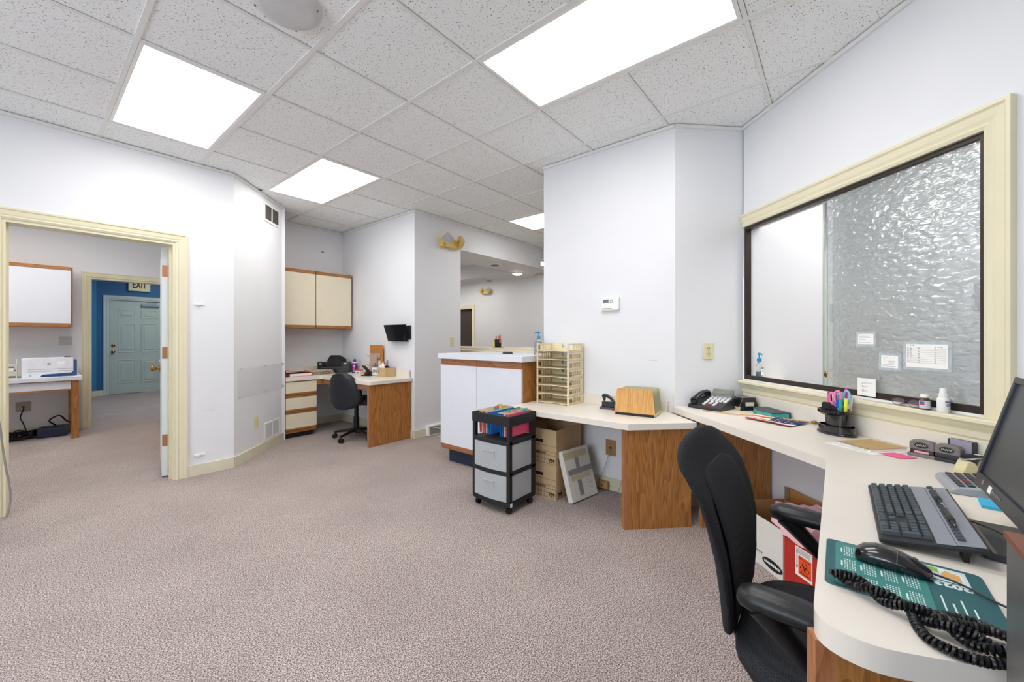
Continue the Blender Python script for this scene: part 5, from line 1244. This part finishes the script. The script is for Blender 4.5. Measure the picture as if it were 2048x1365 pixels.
# coiled handset cord
def coil(path, R, r, pitch, n=14, ph=0.):
    P = smooth_path(path, 14); out = []; acc = 0; k = None; up = Vector((0, 0, 1)); segs = []
    L = [0]
    for i in range(1, len(P)): L.append(L[-1]+(P[i]-P[i-1]).length)
    N = int(L[-1]/pitch*n); j = 0
    for i in range(N+1):
        s_ = L[-1]*i/N
        while j < len(P)-2 and L[j+1] < s_: j += 1
        f_ = (s_-L[j])/max(1e-9, L[j+1]-L[j]); c = P[j].lerp(P[j+1], f_); tg = (P[j+1]-P[j]).normalized()
        a_ = tg.cross(up).normalized(); b_ = a_.cross(tg); q = 2*PI*i/n+ph
        out.append(c+(a_*math.cos(q)+b_*math.sin(q))*R)
    return MB().tube(out, r, 6)
zc_ = DZ+.013
def tw(base, amp, phs, turns, zz_):
    P = smooth_path(base, 8); n_ = len(P)-1; o = []
    for i, p in enumerate(P):
        tg = (P[min(i+1, n_)]-P[max(i-1, 0)]).normalized(); a_ = tg.cross(Vector((0, 0, 1))); q = 2*PI*turns*i/n_+phs
        o.append(p+a_*amp*math.cos(q)+Vector((0, 0, amp*(1+math.sin(q)))))
    return o
base = [(1.036, .004, zc_), (1.022, -.03, zc_), (1.0, -.06, zc_), (.985, -.095, zc_), (.968, -.13, zc_), (.945, -.165, zc_), (.935, -.20, zc_)]
t = thing('telephone_cable', 'black coiled telephone cord twisted across the mouse pad', 'cord', (0, 0, 0))
obj('coil', coil(tw(base, .0075, 0, 2.2, 0), .0056, .0031, .0066), CABLE, t, smooth=True); obj('coil', coil(tw(base, .0075, PI, 2.2, 0), .0056, .0031, .0066, ph=1.), CABLE, t, smooth=True)
obj('coil', coil([(.985, -.10, zc_+.006), (.955, -.105, zc_-.004), (.925, -.115, zc_-.004), (.912, -.14, zc_-.004), (.912, -.17, zc_-.004), (.925, -.20, zc_)], .0056, .0031, .0066), CABLE, t, smooth=True)
obj('coil', coil([(.975, -.125, zc_+.012), (.995, -.15, zc_+.008), (1.005, -.18, zc_+.006), (1.0, -.22, zc_), (.985, -.26, zc_)], .0056, .0031, .0066), CABLE, t, smooth=True)
obj('coil', coil([(.96, -.13, zc_+.016), (.975, -.165, zc_+.012), (.985, -.20, zc_+.010), (.975, -.24, zc_+.004)], .0056, .0031, .0066), CABLE, t, smooth=True)
obj('end_loop', MB().tube(smooth_path([(1.03, .002, zc_+.004), (1.043, .010, zc_+.006), (1.046, .002, zc_+.006), (1.036, -.004, zc_+.006)]), .0035, 8), CABLE, t, smooth=True)

# ------------------------------------------------------------------ on the window stool and on the glass
SZL = .9055
t = thing('pill_bottle', 'small amber bottle with white cap on the window stool', 'bottle', Wp(1.530, 1.945, SZL), 0)
obj('bottle', MB().lathe([(.0165, 0), (.018, .003), (.018, .040), (.013, .048), (.0125, .052)], 24), mat('amber_glass', '5A3A12', .15, coat=.4), t, smooth=True); obj('cap', MB().lathe([(.0155, .052), (.0155, .064), (.0145, .066), (.002, .066)], 24), WHT, t, smooth=True)
def cyl_label(nm, r, z0, z1, a0, a1, m, n=14):
    b = MB(); P = [(r*math.cos(a0+(a1-a0)*i/n), r*math.sin(a0+(a1-a0)*i/n)) for i in range(n+1)]
    b.add([(x, y, z0) for x, y in P]+[(x, y, z1) for x, y in P], [(i, i+1, n+2+i, n+1+i) for i in range(n)]); return obj(nm, b, m, t)
cyl_label('label', .0184, .006, .038, PI*.55, PI*1.5, mat('label_pale', 'C8D0DC', .5)); cyl_label('label_block', .0187, .026, .035, PI*.66, PI*.93, mat('label_blue', '2C5FB0', .5)); cyl_label('label_stripe', .0187, .020, .0258, PI*.66, PI*.95, mat('label_red2', 'D04A3A', .5))
t = thing('spray_bottle', 'white pump spray bottle with blue print on the window stool', 'bottle', Wp(1.462, 1.945, SZL), 0)
obj('bottle', MB().lathe([(.0185, 0), (.020, .003), (.020, .052), (.0185, .058), (.0155, .061)], 24), WHT, t, smooth=True); obj('collar', MB().lathe([(.0155, .060), (.016, .076), (.0125, .078)], 24), WHT, t, smooth=True); obj('cap', MB().lathe([(.0125, .077), (.0115, .097), (.010, .100), (.002, .100)], 24), WHT, t, smooth=True)
NAVY = mat('label_navy', '2A2C80', .5)
fd = Vector((-.74, -.67, 0)).normalized(); xd = Vector((.67, -.74, 0)).normalized()
def btext(s_, size, z): text(s_, size, t, tuple(fd*.0203+Vector((0, 0, z))), tuple(xd), (0, 0, 1), NAVY, bold=.0002, ext=.0002)
btext('Nexcare', .0098, .046); btext('No Sting', .0055, .036); btext('Liquid Bandage', .0042, .030); btext('0.61 fl oz', .0036, .009); btext('spray', .004, .018)
# reading glasses
t = thing('eyeglasses', 'plum wire rimmed eyeglasses lying on the window stool', 'glasses', Wp(1.60, 1.937, SZL), Q45+PI)
PL = mat('plum_wire', '6E3A58', .3, metal=.6)
for cx in (-.034, .034):
    obj('lens_rim', MB().tube([(cx+.026*math.cos(a), .002+.004*math.sin(a), .0195+.0155*math.sin(a)) for a in [2*PI*i/22 for i in range(22)]], .0012, 6, closed=True), PL, t, smooth=True)
    obj('lens', MB().loft([[(cx+.0255*math.cos(a), .002+.004*math.sin(a)+o_, .0195+.015*math.sin(a)) for a in [2*PI*i/22 for i in range(22)]] for o_ in (-.0005, .0005)]), CLEAR, t)
obj('bridge', MB().tube([(-.009, .002, .024), (0, .0, .027), (.009, .002, .024)], .0012, 6), PL, t)
for sx in (-1, 1): obj('temple_arm', MB().tube(smooth_path([(sx*.06, .002, .026), (sx*.062, .012, .024), (sx*.02, .022, .016), (-sx*.045, .025, .006)]), .0014, 6), PL, t, smooth=True)
# notes on the glass: local frame of the window wall, pane front at d = 1.975+.026
NT = mat('tape_clear_sheet', 'D8E6EA', .3, alpha=.3)
def note(label, s0, s1, z0, z1, lines, sleeve=True, d=1.9885):
    t = thing('taped_note', label, 'note', Wp((s0+s1)/2, d, (z0+z1)/2), Q45+PI)
    w_, h_ = abs(s1-s0)/2, (z1-z0)/2
    if sleeve: obj('clear_sleeve', MB().box(-w_-.012, w_+.012, -.0006, 0, -h_-.012, h_+.012), NT, t)
    obj('paper', MB().box(-w_, w_, -.0014, -.0006, -h_, h_), PAPER, t)
    b = MB()
    for (x0, x1, z, th) in lines: b.box(-w_+2*w_*x0, -w_+2*w_*x1, -.0017, -.0014, -h_+2*h_*z, -h_+2*h_*z+th)
    o = obj('writing', b, INKG, t); o['kind'] = 'stuff'
random.seed(11)
sc = lambda z, a, b_: [(a+.07*i, a+.07*i+.035+.02*random.random(), z+.02*random.random(), .0018) for i in range(int((b_-a)/.07))]
note('small handwritten note, highest on the rippled glass', 1.869, 1.789, 1.182, 1.234, sc(.74, .1, .7)+sc(.62, .1, .9)+sc(.42, .1, .55)+sc(.28, .08, .9)+sc(.14, .08, .9))
note('small printed note on the glass left of the large chart', 1.752, 1.674, 1.070, 1.130, sc(.78, .12, .45)+sc(.6, .15, .4)+sc(.52, .45, .85)+sc(.44, .15, .4)+sc(.40, .45, .85)+sc(.25, .12, .8)+sc(.10, .05, .9))
ch = []
for k in range(9): ch += [(.02, .97, .80-.075*k, .0007)]
for k in range(9): ch += sc(.815-.075*k, .03, .2)+sc(.815-.075*k, .30, .43)+sc(.815-.075*k, .70, .83)
ch += sc(.93, .03, .27)+sc(.86, .24, .45)+sc(.86, .70, .92)
note('large printed chart taped on the rippled glass', 1.640, 1.478, 1.082, 1.186, ch)
note('plain white printed note stuck over the bottom window frame', 1.858, 1.765, .922, 1.010, sc(.72, .25, .82)+sc(.66, .25, .55)+sc(.54, .25, .7)+sc(.48, .25, .6)+sc(.34, .25, .45)+sc(.28, .25, .65)+sc(.22, .25, .62), False, 1.974)
# sanitizer on the waiting-room side of the open pane
pump_bottle('blue gel sanitizer bottle standing in the open window corner', Wp(2.655, 2.045, WZ0-.01+.012+.001), -.25, CB, mat('blue_gel', '58BFE0', .1, trans=.4, ior=1.2), h=.125, r=.030)
struct('window_stool_outer', MB().prism([Wp(2.74, 2.02)[:2], Wp(2.74, 2.28)[:2], Wp(1.3, 2.28)[:2], Wp(1.3, 2.02)[:2]], .86, WZ0-.010), LAMC)

# ------------------------------------------------------------------ things on the alcove desk
t = thing('red_binder', 'open red ring binder with white pages on the alcove desk', 'binder', (2.16, 5.30, AZ), .05)
obj('bottom_cover', MB().box(-.16, .17, -.13, .15, 0, .004), REDF, t); obj('pages', MB().box(-.11, .15, -.12, .14, .004, .034), PAPER, t)
obj('top_cover', MB().add([(-.16,-.13,.075),(.17,-.13,.038),(.17,.15,.038),(-.16,.15,.075),(-.16,-.13,.079),(.17,-.13,.042),(.17,.15,.042),(-.16,.15,.079)], BF), REDF, t)
obj('spine', MB().box(-.165, -.161, -.13, .15, 0, .078), REDF, t)
random.seed(4)
fc = ['D9C29A', 'D3B98C', 'DCC8A2', 'CDB286', 'E0CCA6', 'D6BE94', 'D0B88E']
ft = ['C84A5A', '3A6FB0', 'E0C040', '5AA060', 'B060A0', 'E07838', '4A90C8']
for k in range(7):
    t = thing('file_folder', 'manila file folder, %s in the pile on the alcove desk' % ['lowest', 'second lowest', 'third lowest', 'middle', 'third from top', 'second from top', 'topmost'][k], 'folder', (2.49+.008*math.sin(k*2), 5.36+.01*math.cos(k*3), AZ+.0075*k), -.12+.07*math.sin(k*1.7), 'pile of manila folders')
    m_ = mat('manila_%d' % k, fc[k], .75)
    obj('cover', MB().box(-.155, .155, -.12, .12, 0, .0012), m_, t); obj('cover', MB().box(-.152, .152, -.12, .12, .006, .0072), m_, t)
    obj('papers', MB().box(-.145, .145, -.115, .115, .0012, .006), PAPER, t)
    for j in range(2): obj('colour_tab', MB().box(-.02+.075*j+.02*(k % 3), .03+.075*j+.02*(k % 3), -.127, -.12, .001, .0062), mat('tab_%d' % ((k+j) % 7), ft[(k+j) % 7], .5), t)
# black desktop organizer
t = thing('desktop_organizer', 'black plastic desktop organizer with stepped upright slots', 'organizer', (2.735, 5.40, AZ), -.72)
obj('base_tray', MB().box(-.20, .20, -.11, .09, 0, .012).box(-.20, .20, -.11, -.105, .012, .075).box(-.20, -.195, -.105, .09, .012, .11).box(.195, .20, -.105, .09, .012, .11), BLK, t, bev=.002)
obj('shelf', MB().box(-.195, .195, -.105, .09, .078, .086), BLK, t)
for k in range(5):
    pts = [(-.09, .086), (-.09, .225-.012*k), (-.075, .235-.012*k), (.05, .235-.012*k), (.13, .175-.012*k), (.13, .086)]
    obj('divider', MB().extr(pts, 'y', .07-.03*k, .074-.03*k), BLKM, t)
for x in (-.165, .155): obj('side_bin', MB().box(x-.035, x+.045, -.108, -.104, .086, .15).box(x-.035, x-.031, -.104, .07, .086, .15).box(x+.041, x+.045, -.104, .07, .086, .15), BLK, t); 
obj('bin_label', MB().box(-.175, -.15, -.1095, -.1082, .12, .135), PAPER, t); obj('bin_label', MB().box(.145, .17, -.1095, -.1082, .12, .135), PAPER, t)
# purple bottle
t = thing('purple_bottle', 'purple spray bottle with white band beside the black organizer', 'bottle', (2.855, 5.10, AZ), 0)
PU = mat('purple_plastic', '6A2478', .35)
obj('bottle', MB().lathe([(.036, 0), (.038, .004), (.038, .125), (.03, .138)], 22), PU, t, smooth=True); obj('neck_band', MB().lathe([(.03, .137), (.03, .15), (.022, .152)], 22), WHT, t, smooth=True); obj('cap', MB().lathe([(.022, .15), (.018, .175), (.015, .19), (.002, .191)], 18), PU, t, smooth=True)
for z, c in ((.10, 'E8B0C8'), (.065, 'D85A50'), (.03, '40B0C8')):
    b = MB().tube([(0, -.0385, 0), (0, -.0395, 0)], .014, 14); b.M = None
    b2 = MB(); b2.M = Matrix.Rotation(-.75, 4, 'Z') @ Matrix.Translation((0, 0, z)); b2.tube([(0, -.037, 0), (0, -.0395, 0)], .014, 14); obj('fruit_print', b2, mat('print_'+c, c, .5), t)
# small red and white tin, wooden block, black punch
t = thing('candy_tin', 'small white box with red lid beside the purple bottle', 'box', (2.79, 4.87, AZ), .4)
obj('body', MB().box(-.035, .035, -.035, .035, 0, .05), WHT, t, bev=.003); obj('lid', MB().box(-.037, .037, -.037, .037, .05, .062), mat('lid_red', 'D04038', .4), t, bev=.002); obj('print', MB().box(-.0355, -.035, -.02, .02, .01, .035), mat('print_green', '7FA060', .5), t)
t = thing('wooden_block', 'small orange wood block behind the black punch', 'block', (2.835, 4.735, AZ), .2)
obj('block', MB().box(-.05, .05, -.03, .03, 0, .042), OAKL, t, bev=.002); obj('block_top', MB().box(-.046, .046, -.026, .026, .042, .046), OAKL, t)
t = thing('hole_punch', 'black lever punch on the alcove desk before the carton', 'hole punch', (2.735, 4.60, AZ), -1.1)
obj('base', MB().prism(rrect(-.06, .07, -.035, .035, .01), 0, .012), BLK, t); obj('lever', MB().extr([(.055, .012), (.06, .05), (-.03, .125), (-.055, .13), (-.05, .115), (.0, .07), (.02, .012)], 'y', -.022, .022), BLK, t, bev=.003); obj('punch_block', MB().box(-.01, .04, -.03, .03, .012, .045), BLKM, t)
# key board with acrylic pockets
t = thing('brochure_board', 'tall oak board with clear acrylic pockets leaning on the alcove wall', 'display board', (2.915, 4.66, AZ), -PI/2)
# local x = -v, y = +u
bo = MB(); bo.M = Matrix.Rotation(-.03, 4, 'X'); bo.box(-.16, .12, -.01, .006, 0, .385); obj('board', bo, oak('oak_board', 'A0622A', 'B9783A', 'C88C4C', 'Z'), t)
for (x0, x1, z0, z1, y) in ((-.19, .08, .13, .255, -.05), (-.22, .06, .005, .135, -.085), (-.13, .11, .22, .28, -.025)):
    obj('acrylic_pocket', MB().box(x0, x1, y, y+.003, z0, z1), mat('acrylic_tint', 'E6DCD6', .08, alpha=.28), t)
    for k in range(4): obj('stud', MB().cyl((x0+.02+(x1-x0-.04)*k/3, y-.006, z1-.015), (x0+.02+(x1-x0-.04)*k/3, .0, z1-.015), .005, n=8), CHR, t)
# carton with odds and ends
t = thing('supply_carton', 'open brown carton of office odds and ends', 'box', (2.86, 4.435, AZ), 0)
X0_, X1_, Y0_, Y1_, H_ = -.075, .068, -.17, .13, .112
for a in ((X0_, X0_+.004, Y0_, Y1_), (X1_-.004, X1_, Y0_, Y1_), (X0_+.004, X1_-.004, Y0_, Y0_+.004), (X0_+.004, X1_-.004, Y1_-.004, Y1_)): obj('box_wall', MB().box(*a, 0, H_), KRAFT, t)
obj('box_floor', MB().box(X0_+.004, X1_-.004, Y0_+.004, Y1_-.004, 0, .004), KRAFT, t)
obj('shipping_label', MB().box(X0_-.001, X0_, .0, .12, .012, .105), PAPER, t)
b = MB()
random.seed(9)
for k in range(9): b.box(X0_-.0015, X0_-.001, .012+.011*k, .018+.011*k, .03+.02*random.random(), .07+.03*random.random())
o = obj('label_print', b, INK, t); o['kind'] = 'stuff'
obj('up_arrows', MB().box(X0_-.001, X0_, -.045, -.015, .05, .053).box(X0_-.001, X0_, -.038, -.034, .055, .085).box(X0_-.001, X0_, -.026, -.022, .055, .085), INK, t)['kind'] = 'stuff'
tag(obj('paper_scrap', MB().add([(2.80,4.50,.80),(2.86,4.34,.80),(2.85,4.42,.905),(2.803,4.50,.80),(2.863,4.34,.80),(2.853,4.42,.905)], [(0,1,2),(3,4,5),(0,1,4,3),(1,2,5,4),(2,0,3,5)]), PAPER), 'white crumpled paper sticking out of the brown carton', 'paper')
tag(obj('marker', MB().cyl((2.85, 4.53, AZ+.03), (2.83, 4.56, AZ+.16), .009, n=8), mc('marker_blue2', '2C6EB4')), 'blue marker leaning out of the brown carton', 'marker')
tag(obj('glue_tube', MB().box(2.84, 2.855, 4.47, 4.51, AZ+.05, AZ+.19), mat('tube_cream', 'E8DDB0', .4), bev=.004), 'cream glue tube standing in the brown carton', 'tube')
tag(obj('scissors', MB().tube([(2.86, 4.42+.022*math.cos(a), AZ+.165+.018*math.sin(a)) for a in [2*PI*i/12 for i in range(12)]], .006, 6, closed=True).tube([(2.86, 4.40, AZ+.15), (2.865, 4.36, AZ+.05)], .005, 6), mat('scissor_red', 'D85040', .4)), 'red handled scissors in the brown carton', 'scissors')
tag(obj('utility_knife', MB().tube([(2.885, 4.41, AZ+.06), (2.88, 4.37, AZ+.17), (2.88, 4.365, AZ+.2)], [.012, .014, .008], 8), mat('tool_grey', '9A9AA0', .35)), 'grey tool handle poking from the brown carton', 'tool')
tag(obj('staple_remover', MB().extr([(4.27, AZ+.10), (4.31, AZ+.135), (4.35, AZ+.13), (4.36, AZ+.115), (4.31, AZ+.10)], 'x', 2.83, 2.86), BLK), 'black staple remover on top of the brown carton', 'tool')

# ------------------------------------------------------------------ far room
t = thing('laser_printer', 'white laser printer with blue base on the far table', 'printer', (.20, 7.40, .748), 0)
PB = mat('printer_blue', '3C5F94', .4); PWm = mat('printer_white', 'E9ECF2', .35)
obj('lower_body', MB().box(-.13, .215, -.17, .17, 0, .20), PB, t, bev=.008)
obj('front_cover', MB().extr([(-.215, .0), (-.08, .0), (-.06, .03), (.17, .042), (.185, .06), (.185, .215), (.17, .228), (-.205, .222), (-.215, .21)], 'y', -.19, -.171), PWm, t, bev=.004)
obj('upper_body', MB().box(-.215, .185, -.17, .17, .045, .222), PWm, t, bev=.008); obj('end_column', MB().box(-.216, -.131, -.17, .17, 0, .044), PWm, t)
obj('tray_line', MB().box(-.17, .18, -.1912, -.19, .092, .095).box(-.17, .18, -.1912, -.19, .066, .069), GRY, t)['kind'] = 'stuff'
b = MB().add([(.016*math.cos(2*PI*i/20)-.01, -.1916, .155+.012*math.sin(2*PI*i/20)) for i in range(20)], [tuple(range(20))]); obj('maker_badge', b, SILV, t)
b = MB().add([(.09+.034*.0625*16*math.sin(q)**3, -.1916, .16+.034*.0625*(13*math.cos(q)-5*math.cos(2*q)-2*math.cos(3*q)-math.cos(4*q))) for q in [2*PI*i/36 for i in range(36)]], [tuple(range(36))]); obj('heart_sticker', b, mat('heart_white', 'FFFFFF', .6), t)
obj('button', MB().box(-.155, -.145, -.1925, -.19, .018, .024), BLK, t); obj('button', MB().box(-.155, -.145, -.1925, -.19, .030, .036), BLK, t); obj('top_vent', MB().box(.12, .17, -.10, .10, .222, .232), DGR, t)
t = thing('paper_tray_stack', 'two tier grey beige paper tray left of the printer', 'letter tray', (-.155, 7.40, .748), 0)
GB = mat('tray_grey', 'CFCBC0', .5)
for z in (0, .075, .15): obj('tray_floor', MB().box(-.15, .10, -.16, .16, z, z+.006), GB, t)
obj('tray_side', MB().extr([(-.16, 0), (.16, 0), (.16, .21), (.05, .21), (.0, .165), (-.16, .165)], 'x', .10, .108), GB, t); obj('tray_side', MB().box(-.158, -.15, -.16, .16, 0, .165), GB, t)
tag(obj('paper_stack', MB().box(-.29, -.07, 7.26, 7.54, .748+.082, .748+.12), PAPER), 'white paper in the upper level of the far tray', 'paper')
t = thing('battery_backup', 'dark blue grey power supply box on the carpet under the far table', 'power supply', (.245, 7.50, 0), -.1)
obj('case', MB().box(-.135, .11, -.10, .09, 0, .115), mat('ups_navy', '28334C', .45), t, bev=.01); obj('top_ridge', MB().box(-.10, .08, -.05, .05, .115, .125), mat('ups_navy', '28334C', .45), t)
tag(obj('power_cable', MB().tube(smooth_path([(.25, 7.5, .13), (.20, 7.46, .20), (.28, 7.45, .25), (.34, 7.50, .17), (.38, 7.55, .14)]), .009, 8), CABLE), 'looped black cable over the power supply', 'cable')
tag(obj('power_cable', MB().tube(smooth_path([(.12, 7.50, .09), (.07, 7.46, .10), (.03, 7.44, .03), (-.10, 7.44, .02), (-.2, 7.5, .02)]), .009, 8), CABLE), 'black cable running left from the power supply', 'cable')
tag(obj('data_cable', MB().tube(smooth_path([(0, 7.765, .355), (0, 7.74, .33), (-.025, 7.70, .24), (.0, 7.68, .16), (.02, 7.6, .05), (-.05, 7.55, .02)]), .006, 8), CABLE), 'black cable hanging from the data outlet', 'cable')
random.seed(21)
for k in range(6):
    p = [(-.25+.10*k*.6+.08*random.random(), 7.50+.1*random.random(), .02)]
    for i in range(5): p.append((-.30+.35*random.random()+.03*k, 7.42+.2*random.random(), .015+.10*random.random()))
    tag(obj('tangled_cable', MB().tube(smooth_path(p, 6), .007, 6), CABLE), 'black cable in the tangle under the far table, %s' % ['leftmost loop', 'low flat loop', 'middle loop', 'highest loop', 'loop near the power strip', 'rightmost loop'][k], 'cable', 'tangled cables under the far table')
t = thing('power_strip', 'black power strip on the carpet among the tangled cables', 'power strip', (.02, 7.56, 0), .15)
obj('case', MB().box(-.14, .14, -.025, .025, 0, .035), BLKM, t, bev=.004); obj('plug', MB().box(-.02, .02, -.02, .02, .035, .075), BLK, t); obj('plug', MB().box(.05, .085, -.02, .02, .035, .07), BLK, t)
# grey cord hanging by the left jamb, thin cords under the low desk
tag(obj('grey_cable', MB().tube(smooth_path([(-.20, 4.33, .90), (-.145, 4.335, .78), (-.105, 4.34, .66), (-.09, 4.34, .50), (-.075, 4.335, .34), (-.06, 4.33, .22), (-.055, 4.32, .12), (-.07, 4.30, .012)]), .0055, 8), CABLEG), 'grey cord hanging down the left door casing', 'cord')
tag(obj('phone_wire', MB().tube(smooth_path([(2.955, 1.40, .34), (2.93, 1.40, .30), (2.93, 1.43, .20), (2.92, 1.48, .08), (2.90, 1.52, .006), (2.86, 1.40, .005)]), .002, 6), CABLEG), 'thin grey wire dropping from the brown outlet plate', 'wire')
tag(obj('phone_wire', MB().tube(smooth_path([(2.915, 1.27, .63), (2.92, 1.265, .45), (2.915, 1.27, .22), (2.90, 1.30, .05), (2.84, 1.33, .005)]), .002, 6), CABLEG), 'thin grey wire hanging under the low desk edge', 'wire')
# white wire at floor register
tag(obj('white_wire', MB().tube(smooth_path([(3.20, 3.885, .10), (3.28, 3.85, .08), (3.34, 3.84, .02), (3.30, 3.78, .006), (3.20, 3.78, .005)]), .004, 6), WHT), 'white wire loop in front of the baseboard register', 'wire')
# faint scuffs on the paint
SCUFF = mat('scuff_grey', 'B4B4B4', .8)
for nm, p0_, p1_ in (('thin grey scuff on the wall above the wooden sorter', (2.9645, 1.10, 1.045), (2.9645, 1.03, 1.043)), ('short grey scuff low on the pillar wall', (3.10, 3.9292, .57), (3.06, 3.9292, .52)), ('faint grey scuff on the wall between doorway and corner', (1.10, 4.3792, .56), (1.02, 4.3792, .555))):
    tag(obj('scuff_mark', MB().tube([p0_, tuple((Vector(p0_)+Vector(p1_))/2+Vector((0, 0, .002))), p1_], .0012, 5), SCUFF), nm, 'mark')
bpy.context.view_layer.update()
